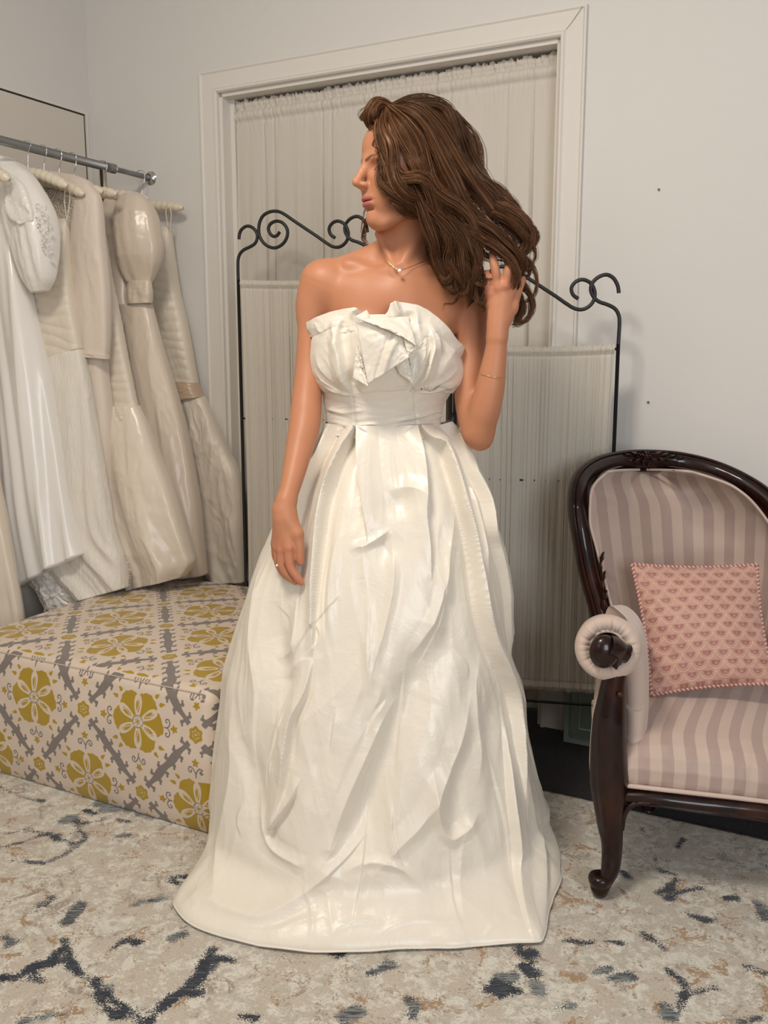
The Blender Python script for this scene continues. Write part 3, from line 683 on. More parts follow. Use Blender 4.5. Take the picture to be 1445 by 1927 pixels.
for sx in (-.021, .02):
    for i in range(5):
        a = i*math.pi*.4; leaf(mb, c0 + nF*.003 + Uz*.004 + R_*sx, R_*math.cos(a)+Uz*math.sin(a), nF, .010, .0042, .005)
mb.add(*sphere(c0 + nF*.009 + Uz*.003, .0045, 10, 6))
for sgn in (-1, 1): leaf(mb, c0 - Uz*.006 + R_*sgn*.012, -Uz*.9 - R_*sgn*.42, nF, .026, .0035, .005, 0)
obj('crest_carving', *mb.get(), M_WOOD, back_frame, True)
# carved drop where the frame meets the arm
mb = MB()
for i in range(6):
    q = PY(1137 - i*1.5, 1150 - i*18, 2.165 + .002*i); leaf(mb, q, np.array([-.2 + .5*(i % 2), 0, 1.0]), np.array([.2, -.97, .1]), .030, .0058, .006, .5*(-1)**i)
obj('side_carving', *mb.get(), M_WOOD, back_frame, True)

# front post + cabriole leg
mm = 1.17e-3
LEG = [(1164,1236,30),(1160,1262,38),(1154,1290,44),(1150,1325,52),(1147,1356,59),(1145,1412,64),(1146,1468,68),(1147,1500,62),(1147,1524,54),(1148,1552,46),(1151,1580,39),(1151,1608,36),(1148,1636,33),(1141,1656,26),(1136,1672,20)]
lp = spline([tuple(PY(a, b, 1.79 - .020*smooth(1440, 1600, b) - .015*smooth(1600, 1670, b))) + (w*mm/2,) for a, b, w in LEG], 90)
LPROF = [(math.cos(a)*(1-.0), math.sin(a)) for a in np.linspace(0, 2*math.pi, 22, endpoint=False)]
LPROF = [(x*1.0, y*(1.0) - (.10 if .66 < x < .92 and y > 0 else 0)) for x, y in LPROF]
front_leg = obj('leg', *tube(lp[:, :3], (lp[:, 3], lp[:, 3]*.85), prof=LPROF, ref=np.array([0, -1.0, 0])), M_WOOD, chairE, True)
fc = PY(1129, 1662, 1.762)
th = [(0, .0235), (.006, .0245), (.014, .0242), (.022, .0225), (.030, .0180), (.040, .0165), (.0475, .0150), (.049, .0)]
mb = MB(); zt = fc[2] + .016; ring = []
prof = [(.000, .000), (.003, .010), (.002, .016), (.000, .0215), (-.004, .0245), (-.010, .0252), (-.017, .0235), (-.022, .0205), (-.0235, .0195), (-.025, .0205), (-.032, .0195), (-.040, .0165), (-.046, .0130), (-.0475, .0)]
zt = .0145 + .0478
ang = np.linspace(0, 2*math.pi, 24, endpoint=False)
V = np.array([[fc[0] + r_*math.cos(a), fc[1] + r_*math.sin(a), zt + h] for h, r_ in prof for a in ang])
obj('foot', V, quads(len(prof), 24, False, True)[:, ::-1], M_WOOD, front_leg, True)
# ball knob and stub at the top of the post
mb = MB(); kc = PY(1137, 1226, 1.765)
mb.add(*sphere(kc, (.0305, .021, .0345), 24, 16)); kn = PY(1160, 1222, 1.765)
mb.add(*tube(spline([PY(1146,1214,1.763), PY(1158,1218,1.763), PY(1168,1227,1.765), PY(1180,1231,1.77)], 14), ([.029,.0285,.028,.027,.0255,.024,.0215,.019,.0165,.0148,.0142,.0138,.0136,.0134], [.02]*14), 18))
obj('knob', *mb.get(), M_WOOD, front_leg, True)
obj('bead', *sphere(PY(1166, 1307, 1.760), .0058, 12, 8), M_WOOD, front_leg)
# front rail, fillet under it
RAIL = [(1158,1497,1.79,15),(1180,1496,1.785,13.5),(1215,1497,1.775,13),(1260,1503,1.765,14),(1320,1511,1.755,15.5),(1380,1517,1.75,16.5),(1445,1526,1.745,17.5),(1520,1541,1.745,18),(1600,1560,1.75,20),(1640,1562,1.755,22)]
rp = spline([tuple(PY(a, b, y)) + (w*mm,) for a, b, y, w in RAIL], 80)
RPROF = [(1, -.8), (1, .2), (.85, .55), (.7, .5), (.55, .8), (0, 1), (-.5, .85), (-.65, .6), (-.85, .75), (-1, .3), (-1, -.8)]
obj('seat_rail', *tube(rp[:, :3], (rp[:, 3]*1.08, np.full(80, .020)), prof=RPROF, ref=np.array([-.1, -1, 0])), M_WOOD, chairE, True, autosmooth=45)
fil = spline([PY(1168,1560,1.775), PY(1173,1535,1.773), PY(1184,1518,1.77), PY(1206,1510,1.768), PY(1240,1515,1.765)], 24)
obj('bracket', *tube(fil, np.linspace(.0075, .0055, 24), 10), M_WOOD, chairE)
mb = MB(); Vw = [PY(1150,1520,1.79), PY(1150,1565,1.79), PY(1165,1560,1.785), PY(1171,1538,1.783), PY(1183,1518,1.78), PY(1206,1509,1.778), PY(1206,1495,1.778), PY(1150,1495,1.79)]
Vw = np.array(Vw) + [0, .008, 0]; nV = len(Vw); V2 = np.vstack([Vw, Vw + [0, .03, 0]])
obj('knee_block', V2, [tuple(range(nV)), tuple(range(nV, 2*nV))[::-1]] + [(i, i+nV, (i+1) % nV + nV, (i+1) % nV) for i in range(nV)], M_WOOD, chairE, False)
# legs out of view
rl = [PY(1620, 1500, 1.74), PY(1632, 1570, 1.735), PY(1628, 1640, 1.725)]; q = PY(1620, 1500, 1.74)
def cab(x, y, z1, lean=0):
    P = spline([(x, y, z1), (x-.006+lean*.3, y, z1*.7), (x+.004+lean*.7, y, z1*.35), (x+lean, y, .015)], 24)
    return tube(P, np.interp(np.linspace(0, 1, 24), [0, .35, .8, .92, 1], [.030, .026, .015, .020, .014]), 14)
obj('leg', *cab(.66, 2.13, .25, -.0), M_WOOD, chairE); obj('leg', *cab(1.08, 2.06, .25, 0), M_WOOD, chairE)

# seat
def seat_pts(s, q):
    """s across 0..1, q front-bottom (0) to back (1)"""
    fx = np.interp(s, [0, .12, .3, .55, .8, 1], [1172, 1200, 1262, 1380, 1480, 1590]); fy = np.interp(s, [0, .12, .3, .55, .8, 1], [1478, 1481, 1488, 1501, 1514, 1530])
    fY = np.interp(s, [0, .12, .3, .55, .8, 1], [1.79, 1.778, 1.765, 1.75, 1.745, 1.75])
    r_ = np.stack([(fx-722.5)/CAM_F, _c + (-(fy-963.5)/CAM_F)*_s, -_s + (-(fy-963.5)/CAM_F)*_c], -1)
    B = EYE + r_*(fY/r_[..., 1])[..., None]
    back = np.stack([np.interp(s, [0, 1], [.60, 1.10]), np.interp(s, [0, 1], [2.31, 2.22]), np.full(s.shape, .33)], -1)
    d = back - B; dl = d*[1, 1, 0]
    prof = np.array([(0, 0), (-.006, .018), (-.008, .040), (.000, .062), (.020, .080), (.055, .092), (.13, .100), (.25, .102), (.40, .098), (.50, .088)])
    tq = np.linspace(0, 1, len(prof)); o_ = np.interp(q, tq, prof[:, 0]); h_ = np.interp(q, tq, prof[:, 1])
    dirn = dl/np.linalg.norm(dl, axis=-1)[..., None]
    P = B + dirn*(o_[..., None]) + np.stack([0*h_, 0*h_, h_], -1)
    P[..., 2] += .012*np.sin(np.clip(s, 0, 1)*math.pi)**.6*smooth(0, .5, q) - .03*np.exp(-s/.05)*smooth(.2, .6, q)*.4
    return P
S_, Q_ = np.meshgrid(np.linspace(0, 1, 110), np.linspace(0, 1, 80), indexing='ij')
G = seat_pts(S_, smooth(0, 1, Q_)*.35 + Q_*.65)
yy_ = G[..., 1] - 1.80; st = (G[..., 0] - .52*(yy_ + np.sqrt(yy_**2 + .0012))/2)/.0475
G[..., 1] += .002*noise(S_*20, Q_*4, 3); G[..., 2] += .0025*noise(S_*9, Q_*7, 8)
obj('seat', G.reshape(-1, 3), quads(*S_.shape), M_STR, chairE, True, {'stripe': st.ravel() + .30})
pi_ = seat_pts(np.linspace(0, 1, 60), np.zeros(60)) + [0, -.008, .004]
obj('seat_piping', *tube(pi_, .0052, 8), M_PINK, chairE)
m = MB(); V0 = np.array([[.52, 1.83, .235], [1.0, 1.79, .235], [1.08, 2.18, .26], [.62, 2.25, .26]]); m.add(np.vstack([V0, V0 + [0, 0, .05]]), [(0, 1, 2, 3)[::-1], (4, 5, 6, 7), (0, 1, 5, 4), (1, 2, 6, 5), (2, 3, 7, 6), (3, 0, 4, 7)])
obj('seat_frame', *m.get(), simple('webbing', (.03, .025, .02, 1), .9), chairE, False)

# arm: rolled pad with gathered front, inner panel, outer panel
ac = PY(1143, 1219, 1.80); ab = PY(1136, 1202, 2.20)
ax = (ab - ac); AL = np.linalg.norm(ax); ax /= AL
rt = np.cross(ax, ZV); rt /= np.linalg.norm(rt); up = np.cross(rt, ax)
na, ns = 160, 30
prof = [(.0, .0330), (-.006, .0335), (-.0125, .0365), (-.0175, .0420), (-.0190, .0480), (-.0170, .0545), (-.0110, .0610), (-.0020, .0655), (.010, .0672), (.03, .0675), (.08, .067), (.16, .066), (.26, .060), (AL*.9, .054), (AL, .046)]
A_, K_ = np.meshgrid(np.linspace(0, 2*math.pi, na, endpoint=False), np.arange(len(prof)), indexing='ij')
pr = np.array(prof); dd_ = pr[K_, 0]; rr_ = pr[K_, 1]
gath = np.interp(rr_, [.033, .038, .05, .062], [1, 1, .55, 0])*(K_ < 9)
pl = (np.abs(noise(np.cos(A_)*4.2, np.sin(A_)*4.2, 1.3)) + .6*np.abs(noise(np.cos(A_)*9, np.sin(A_)*9, 4.3)))
dd_ = dd_ + gath*(.012*pl); rr2 = rr_ - gath*.002*pl + np.where(K_ > 8, .0015*noise(A_*1.5, dd_*20, 3), 0)
ex = 1 + .02*np.cos(A_)
G = ac + ax*dd_[..., None] + rt*(np.cos(A_)*rr2*ex)[..., None] + up*(np.sin(A_)*rr2)[..., None]
obj('arm_pad', G.reshape(-1, 3), quads(na, len(prof), True, False), M_PINK, chairE, True)
rg = [ac - ax*.004 + rt*(math.cos(a)*.0345) + up*(math.sin(a)*.0345) for a in np.linspace(0, 2*math.pi, 41)]
obj('arm_piping', *tube(rg, .0036, 8, False), M_PINK, chairE)
SUP = [(math.copysign(abs(math.cos(a))**.9, math.cos(a)), math.copysign(abs(math.sin(a))**.42, math.sin(a))) for a in np.linspace(0, 2*math.pi, 40, endpoint=False)]
ARMD = np.array([.255, .967, 0])
rbv = np.interp(np.linspace(0, 1, 50), [0, .2, .4, .6, .8, 1], [.06, .095, .13, .155, .175, .19])
ip = spline([PY(1158,1190,1.825), PY(1172,1196,1.82), PY(1186,1222,1.815), PY(1194,1262,1.81), PY(1196,1330,1.805), PY(1194,1400,1.80), PY(1192,1448,1.795), PY(1191,1482,1.79)], 50) + ARMD*rbv[:, None]
w_ = np.interp(np.linspace(0, 1, 50), [0, .08, .2, .45, 1], [.030, .028, .0285, .0285, .0255])
obj('arm_panel', *tube(ip, (w_, rbv), prof=SUP, ref=-ARMD), M_PINK, chairE, True)
op = spline([PY(*q)+ARMD*.19 for q in ((1136,1262,1.815),(1128,1300,1.815),(1121,1380,1.815),(1117,1450,1.815),(1119,1480,1.815),(1124,1494,1.82))], 50)
obj('side_panel', *tube(op, (np.interp(np.linspace(0, 1, 50), [0, .3, .8, .93, 1], [.010, .010, .0125, .012, .004]), np.full(50, .19)), prof=SUP, ref=-ARMD), M_PINK, chairE, True)

# the right-hand arm and front leg mirror the left-hand ones
MU = np.array([math.cos(math.radians(14)), -math.sin(math.radians(14)), 0]); MC = np.array([.735, 1.70, 0])
def mirrored(o, parent):
    me = o.data.copy(); k = len(me.vertices); co = np.zeros(k*3); me.vertices.foreach_get('co', co); co = co.reshape(-1, 3) + wloc(o)
    co = co - 2*((co - MC) @ MU)[:, None]*MU; co = co - wloc(parent); me.vertices.foreach_set('co', co.ravel()); me.flip_normals(); me.update()
    q = bpy.data.objects.new(o.name.split('.')[0], me); COL.objects.link(q); q.parent = parent; return q
fl2 = mirrored(front_leg, chairE)
for nm in ('foot', 'knob', 'bead'):
    src = [c for c in front_leg.children if c.name.split('.')[0] == nm][0]; mirrored(src, fl2)
for nm in ('arm_pad', 'arm_piping', 'arm_panel', 'side_panel'):
    src = [c for c in chairE.children if c.name.split('.')[0] == nm][0]; mirrored(src, chairE)

# ------------------------------------------------------------------ scallop cushion with rope edge
t = NT('scallop_brocade'); uv = t.attr('cuv').outputs['Vector']; sp = t.n('ShaderNodeSeparateXYZ', {0: uv})
def scal(t, sx, sy, k):
    """overlapping scales; for row k below the point: returns (distance from scale centre, dx)"""
    row = t.math('ADD', t.math('FLOOR', sy), float(k)); par = t.math('MULTIPLY', t.math('FRACT', t.math('MULTIPLY', row, .5)), 1.0)
    xx = t.math('SUBTRACT', t.math('FRACT', t.math('ADD', sx, par)), .5)
    yy = t.math('MULTIPLY', t.math('SUBTRACT', sy, row), .56)
    d = t.math('SQRT', t.math('ADD', t.math('MULTIPLY', xx, xx), t.math('MULTIPLY', yy, yy))); return d, xx, yy
sx = t.math('MULTIPLY', sp.outputs[0], 7.4); sy = t.math('MULTIPLY', t.math('SUBTRACT', 1.0, sp.outputs[1]), 13.5)
cA, cB, cC = srgb(190, 146, 132), srgb(154, 102, 92), srgb(212, 180, 152)
col = None
def scale_col(d, xx, yy):
    c = t.mix(t.ramp(d, .305, .295), cA, cB)                                 # inner fan
    c = t.mix(t.ramp(t.math('ABSOLUTE', t.math('SUBTRACT', d, .305)), .012, .008), c, srgb(196, 152, 138))
    dot = t.math('SQRT', t.math('ADD', t.math('MULTIPLY', xx, xx), t.math('POWER', t.math('SUBTRACT', yy, .17), 2.0)))
    c = t.mix(t.ramp(dot, .040, .030), c, cC)
    fan = t.math('ABSOLUTE', t.math('SUBTRACT', t.math('ABSOLUTE', xx), t.math('MULTIPLY', yy, .5)))
    c = t.mix(t.math('MULTIPLY', t.ramp(fan, .016, .008), t.ramp(d, .33, .32)), c, srgb(188, 134, 122))
    return t.mix(t.ramp(t.math('ABSOLUTE', t.math('SUBTRACT', d, .480)), .026, .018), c, cC)
# the uppermost scale covering a point is the highest row whose disc (r=.5) contains it
layers = [scal(t, sx, sy, k) for k in (0, -1)]
d0 = layers[0]; d1 = layers[1]
c1 = scale_col(*d1); c0_ = scale_col(*d0)
col = t.mix(t.ramp(d0[0], .502, .498), c1, c0_)
shade = t.noise(300, 2, t.obj_vec())
t.set(col=t.mix(t.math('MULTIPLY', shade, .25), col, (.5, .3, .25, 1)), rough=.5, spec=.4, sheen=.3, normal=t.bump(t.math('ADD', t.math('MULTIPLY', t.ramp(t.math('ABSOLUTE', t.math('SUBTRACT', d0[0], .49)), .04, .0), .8), t.noise(250, 2, t.obj_vec())), .35, .0012))
cu = empty('scallop_cushion', PY(1335, 1298, 2.07), label='square pink scallop-patterned cushion with rope edging, propped up on the armchair seat', category='cushion')
CT = np.array([PY(1189, 1062, 2.16), PY(1424, 1063, 2.12)]); CB = np.array([PY(1226, 1308, 2.00), PY(1456, 1286, 1.97)])
n = 90; A_, B_ = np.meshgrid(np.linspace(0, 1, n), np.linspace(0, 1, n), indexing='ij')
def cpt(a, b):
    # slightly dished sides, pointed corners
    a2 = a + (.5-a)*.055*np.sin(b*math.pi); b2 = b + (.5-b)*.05*np.sin(a*math.pi)
    P = (CB[0]*(1-a2)[..., None] + CB[1]*a2[..., None])*(1-b2)[..., None] + (CT[0]*(1-a2)[..., None] + CT[1]*a2[..., None])*b2[..., None]
    return P
base = cpt(A_, B_); nn_ = np.cross(CB[1]-CB[0], CT[0]-CB[0]); nn_ /= np.linalg.norm(nn_); nn_ = nn_ if nn_[1] < 0 else -nn_
puff = .052*(np.clip(np.sin(A_*math.pi), 0, 1)**.55)*(np.clip(np.sin(B_*math.pi), 0, 1)**.55)
wr = .004*noise(A_*5, B_*5, 2) + .004*np.exp(-((A_-B_*.3-.62)/.05)**2)*smooth(.3, .05, B_) + .003*np.exp(-((A_*.5+B_-.97)/.03)**2)
edgef = np.clip(np.minimum(np.minimum(A_, 1-A_), np.minimum(B_, 1-B_))/.06, 0, 1)
front = base + nn_*(puff + wr*edgef + .003*noise(A_*14, B_*14, 6)*edgef)[..., None]
back = base - nn_*(puff*.7)[..., None]
V = np.vstack([front.reshape(-1, 3), back.reshape(-1, 3)]); F = np.vstack([quads(n, n), quads(n, n)[:, ::-1] + n*n])
uvv = np.stack([A_, B_, 0*A_], -1).reshape(-1, 3)
obj('cover', V, F, t.m, cu, True, {'cuv': np.vstack([uvv, uvv])})
per = [(a, 0) for a in np.linspace(0, 1, 60)] + [(1, b) for b in np.linspace(0, 1, 60)[1:]] + [(a, 1) for a in np.linspace(1, 0, 60)[1:]] + [(0, b) for b in np.linspace(1, 0, 60)[1:-1]]
per = np.array(per); lp0 = spline(cpt(per[:, 0], per[:, 1]), 1500, True)
lp0 = np.vstack([lp0, lp0[:1]]); T_, N_, B_2 = frames(lp0)
for k, mt in ((0, simple('cord_rose', srgb(160, 104, 100), .35, spec=.6)), (1, simple('cord_cream', srgb(216, 176, 160), .35, spec=.6))):
    ph = np.linspace(0, 2*math.pi*120, len(lp0)) + k*math.pi
    hx = lp0 + N_*(np.cos(ph)*.0024)[:, None] + B_2*(np.sin(ph)*.0024)[:, None]
    obj('rope_cord', *tube(hx, .0026, 6, False), mt, cu)
# ------------------------------------------------------------------ clothes rail with hanging gowns
CUr = CU + .26
def rail_pt(n, z=1.757): return RM(CUr, n, z)
M_STEEL = simple('dull_steel', (.30, .30, .30, 1), .38, metal=.8); M_CHROME = simple('chrome', (.75, .75, .75, 1), .12, metal=1.0)
rk = empty('clothes_rail', RM(CUr, .22, 0), label='dull steel telescopic clothes rail fixed to the back wall, carrying the bridal gowns', category='clothes rail')
obj('rail_tube', *tube([rail_pt(.185), rail_pt(.9), rail_pt(1.9)], .0135, 20), M_STEEL, rk)
obj('extension_tube', *tube([rail_pt(.002), rail_pt(.2)], .0088, 16), M_STEEL, rk)
obj('collar', *tube([rail_pt(.18), rail_pt(.225)], .0155, 20), M_STEEL, rk)
obj('wall_flange', *tube([rail_pt(.001), rail_pt(.006), rail_pt(.007), rail_pt(.018)], [.024, .022, .014, .013], 20), M_CHROME, rk)
obj('post', *tube([RM(CUr, .235, .020), RM(CUr, .235, 1.745)], .012, 16), M_CHROME, rk)
obj('post', *tube([RM(CUr, 1.75, .020), RM(CUr, 1.75, 1.745)], .012, 16), M_CHROME, rk)
for n in (.235, 1.75): obj('foot', *tube([RM(CUr-.12, n, .026), RM(CUr+.10, n, .026)], .012, 10), M_CHROME, rk)
def PNn(px, py, n): return PN(px, py, W0 + WN*n, WN)
def loft(name, mat, par, rows, n0, thick, folds=(.008, 5, 1.0), ruche=None, attrs=None, res=(200, 130), wr=.0015, dn=0.0, flat=.7):
    rows = np.array(rows, float)
    Lp = np.array([PNn(a, b, n0) for a, b, _, _ in rows]); Rp = np.array([PNn(c, d, n0) for _, _, c, d in rows])
    lu = np.maximum(.045 - ((Lp - W0) @ WD - CU), 0); Lp = Lp + WD*lu[:, None]
    nr = res[1]; L = spline(Lp, nr); Rr = spline(Rp, nr)
    tt = np.linspace(0, 1, nr); ph = np.linspace(0, 2*math.pi, res[0], endpoint=False); PH, T = np.meshgrid(ph, tt, indexing='ij')
    Lb_, Rb_ = np.broadcast_to(L[None], PH.shape + (3,)), np.broadcast_to(Rr[None], PH.shape + (3,))
    c, s = np.cos(PH), np.sin(PH); a = (c+1)/2
    P = Lb_*(1-a[..., None]) + Rb_*a[..., None]
    th = np.interp(T, np.linspace(0, 1, len(thick)), thick)
    nn = np.sign(s)*np.abs(s)**flat*th
    A, f, sd = folds[:3]; top = folds[3] if len(folds) > 3 else .25
    w = np.linalg.norm(Rr - L, axis=1)[None, :]; u = c*w/.4
    grow = top + (1-top)*T
    f = f*.62; h = 1.35*A*grow*(noise(u*f, T*.9, sd) + .30*noise(u*f*2.3, T*1.6, sd+4)) + .45*A*np.sin(u*f*2.2 + sd + 1.2*noise(u*2, T*2, sd))*grow
    h = h + wr*crumple(u*3.5 + T, T*5, sd, 3)
    h = h*np.clip(np.abs(s)*1.6, 0, 1)
    zz = P[..., 2]
    if ruche: am, per, sl = ruche; q = zz/per + sl*u + .5*noise(u*2.5, zz*9, sd); h = h + am*(np.abs(np.sin(math.pi*q))**.7 - .5)*np.clip(np.abs(s)*1.6, 0, 1)
    P = P + WN*((nn + h + dn)[..., None])
    un, nn_ = (P - W0) @ WD - CU, (P - W0) @ WN
    P = P + WD*np.maximum(.022 - un, 0)[..., None] + WN*np.maximum(.006 - nn_, 0)[..., None]
    V = P.reshape(-1, 3); F = [tuple(q) for q in quads(res[0], nr, True, False)[:, ::-1].tolist()]
    F += [tuple(i*nr for i in range(res[0])), tuple(i*nr+nr-1 for i in range(res[0]))[::-1]]
    return obj(name, V, F, mat, par, True, attrs)
def satin(name, col, rough=.3, weave=700, **k):
    t = NT(name); v = t.obj_vec(); t.set(col=t.mix(t.noise(6, 3, v), tuple(q*.95 for q in col[:3])+(1,), col), rough=rough, spec=.5, sheen=.2, normal=t.bump(t.math('ADD', t.math('MULTIPLY', t.noise(weave, 2, v), .08), t.noise(13, 3, v, .5, .6)), .30, .003), **k); return t.m
M_WSAT = satin('white_satin', (.80, .765, .72, 1), .24)
M_CREP = satin('ivory_crepe', (.72, .64, .535, 1), .42)
M_BLUSH = satin('blush_chiffon', (.68, .585, .495, 1), .55)
M_CHAMP = satin('champagne_satin', (.70, .615, .505, 1), .28)
M_SATB = satin('oyster_satin', (.66, .56, .455, 1), .26)
M_RIB = satin('tan_ribbon', (.52, .38, .27, 1), .28)
M_ORG = satin('ivory_organza', (.68, .60, .49, 1), .40)
M_PADS = satin('padded_satin', (.72, .64, .50, 1), .28)
t = NT('crinkled_chiffon'); v = t.obj_vec((60, 60, 9)); t.set(col=(.70, .65, .57, 1), rough=.6, sheen=.3, normal=t.bump(t.n('ShaderNodeTexNoise', {'Vector': v, 'Scale': 1.0, 'Detail': 4, 'Distortion': 1.2}).outputs[0], .8, .006)); M_CRINK = t.m
t = NT('bead_lace'); v = t.obj_vec(); vo = t.n('ShaderNodeTexVoronoi', {'Vector': v, 'Scale': 190.0}).outputs['Distance']
t.set(col=t.mix(t.ramp(vo, .2, .6), (.80, .74, .64, 1), (.46, .38, .29, 1)), rough=.4, spec=.6, normal=t.bump(vo, 1.0, .004)); M_LACE = t.m
def hanger(n, half=.205, z=1.640, droop=.035, lab='', pxend=None, grp=None):
    e = empty('padded_hanger', RM(CUr, n, z), label=lab, category='hanger', group='padded satin hangers on the clothes rail')
    hk = [RM(CUr+.002, n, z+.012), RM(CUr+.006, n, z+.055), RM(CUr+.016, n+.001, z+.075), RM(CUr+.0195, n, 1.757), RM(CUr+.014, n, 1.770), RM(CUr, n, 1.7745), RM(CUr-.014, n, 1.770), RM(CUr-.019, n, 1.757)]
    obj('hook', *tube(spline(hk, 50), .0015, 7), M_CHROME, e)
    ps = spline([RM(CUr+a, n, z - droop*(abs(a)/half)**1.6) for a in np.linspace(-half, half, 11)], 90); q = np.linspace(-1, 1, 90)
    r = .0165*np.sqrt(np.clip(1-np.abs(q)**9, .02, 1))*(1+.06*np.sin(q*46)+.03*np.sin(q*91))
    obj('padding', *tube(ps, r, 18), M_PADS, e)
    return e
def strap(par, pts, n, r=.0016, mat=None):
    obj('strap', *tube(spline([PNn(x, y, n) for x, y in pts], 30), (np.full(30, r*1.6), np.full(30, r*.6)), 8, ref=WN), mat or M_ORG, par)
hg = 'padded satin hangers on the clothes rail'
hanger(.055, .185, 1.655, .020, 'padded satin hanger nearest the back wall, its tip poking past the last gown')
hanger(.235, .190, 1.665, .030, 'padded satin hanger holding the gown with the satin puff sleeve')
hanger(.37, .185, 1.655, .022, 'padded satin hanger of the narrow horizontally pleated gown')
hanger(.43, .185, 1.660, .030, 'padded satin hanger under the shoulders of the long sheer-sleeved gown')
hanger(.49, .165, 1.665, .050, 'padded satin hanger with two thin straps above the ruched ivory bodice')
hanger(.55, .160, 1.680, .050, 'padded satin hanger inside the white puff-sleeved satin gown')

def G(label, n): 
    return empty('bridal_gown', RM(CUr, n, .4), label=label, category='gown', group='bridal gowns hanging on the clothes rail')
# 6: by the back wall
g = G('strapless gown with ruched organza bodice and tan ribbon waist, nearest the back wall', .055)
loft('bodice', M_ORG, g, [(232,422,321,428),(240,470,326,480),(250,540,336,550),(262,600,348,600),(290,660,360,660),(310,715,371,722)], .055, [.030,.045,.045,.04,.035], (.004, 5, 2.0), (.0028, .034, .25))
loft('ribbon', M_RIB, g, [(309,714,371,720),(318,735,377,735),(330,757,383,747)], .055, [.040,.045,.045], (.002, 5, 2.0), (.002, .02, .3), wr=.002, dn=.004, res=(140, 30))
loft('skirt', M_CREP, g, [(330,755,383,746),(335,800,405,797),(335,850,430,850),(330,920,452,895),(340,990,459,960),(360,1050,461,1040),(392,1092,461,1096)], .055, [.036,.05,.052,.05,.045], (.016, 6, 7.7), wr=.006)
strap(g, [(315,388),(312,400),(316,428)], .08); strap(g, [(320,390),(322,405),(320,428)], .08)
# 5: puff sleeve
g = G('oyster satin gown with a big puff sleeve and deep cuff, second from back wall', .235)
loft('bodice', M_SATB, g, [(150,352,236,362),(150,400,247,395),(150,470,246,470),(150,540,246,540),(160,600,250,600)], .215, [.02,.045,.05,.05,.045], (.006, 5, 4.0))
loft('lace_trim', M_LACE, g, [(222,603,246,600),(224,620,246,618),(228,634,247,634)], .262, [.004,.006,.004], (.001, 5, 1.0), res=(60, 20))
loft('skirt', M_SATB, g, [(205,575,284,572),(205,600,291,600),(205,660,306,660),(205,720,323,720),(210,780,340,780),(220,850,355,850),(240,950,372,950),(260,1040,382,1040),(280,1088,386,1082)], .225, [.035,.05,.06,.065,.06], (.012, 6, 5.5, .5), wr=.003)
loft('sleeve', M_SATB, g, [(236,366,256,362),(228,378,272,371),(224,400,287,397),(224,430,295,430),(226,460,299,462),(229,490,297,490),(235,515,289,513),(243,531,282,530)], .250, [.015,.035,.05,.055,.055,.05,.035,.02], (.014, 5, 9.1, .8), wr=.0012, res=(220, 120))
loft('cuff', M_SATB, g, [(242,529,283,528),(240,550,285,550),(243,573,283,570)], .250, [.020,.026,.026], (.005, 9, 3.1, 1.0), wr=.001, res=(140, 30))
# 4: pleated bodice, puffy skirt
g = G('champagne satin gown with horizontally pleated bodice and full puffed skirt spilling onto the ottoman', .37)
loft('bodice', M_ORG, g, [(120,385,188,398),(125,450,198,450),(130,520,208,520),(140,600,225,600),(150,680,240,680),(160,768,258,765)], .365, [.02,.035,.035,.035,.032], (.003, 5, 3.0), (.0035, .030, .0), wr=.001)
loft('skirt', M_CHAMP, g, [(160,770,260,764),(165,800,276,800),(170,850,297,858),(180,920,320,918),(195,980,338,980),(215,1035,353,1035),(235,1080,358,1062),(247,1108,342,1086)], .375, [.036,.055,.07,.075,.07,.05], (.020, 5, 6.2), wr=.003)
loft('gathers', M_CHAMP, g, [(160,766,260,763),(160,778,262,776),(160,790,262,790)], .375, [.038,.042,.043], (.004, 16, 6.2, 1.0), dn=.002, res=(240, 24))
strap(g, [(184,350),(182,372),(186,400)], .40); strap(g, [(189,350),(190,372),(189,400)], .40)
# 3: sheer long sleeve
g = G('blush chiffon gown with one long loose sheer sleeve, hanging behind the ruched ivory bodice', .43)
loft('bodice', M_BLUSH, g, [(60,330,100,322),(62,340,150,332),(64,355,178,352),(66,400,190,395),(70,470,192,470),(80,560,195,560),(90,640,198,640)], .425, [.012,.035,.045,.05,.045], (.006, 4, 8.0))
loft('sleeve', M_BLUSH, g, [(132,345,170,346),(131,365,186,368),(133,400,191,400),(136,450,194,450),(141,500,199,500),(147,560,204,560),(151,620,204,620),(154,655,202,660),(157,670,199,676)], .455, [.02,.030,.034,.036,.036,.036,.032,.026], (.010, 4, 3.3, .6), wr=.002)
loft('cuff', M_BLUSH, g, [(153,662,203,668),(152,670,203,676)], .457, [.030,.028], (.003, 9, 3.3, 1.0), res=(120, 12))
loft('skirt', M_BLUSH, g, [(90,640,198,640),(95,700,200,700),(100,780,208,780),(105,900,211,900),(110,1000,216,1000),(120,1085,226,1080)], .425, [.045,.05,.055,.05], (.010, 6, 1.5), wr=.002)
loft('lace_hem', M_LACE, g, [(229,1053,240,1050),(229,1080,246,1078),(236,1112,245,1110)], .455, [.004,.006,.004], (.001, 5, 1.0), res=(60, 24))
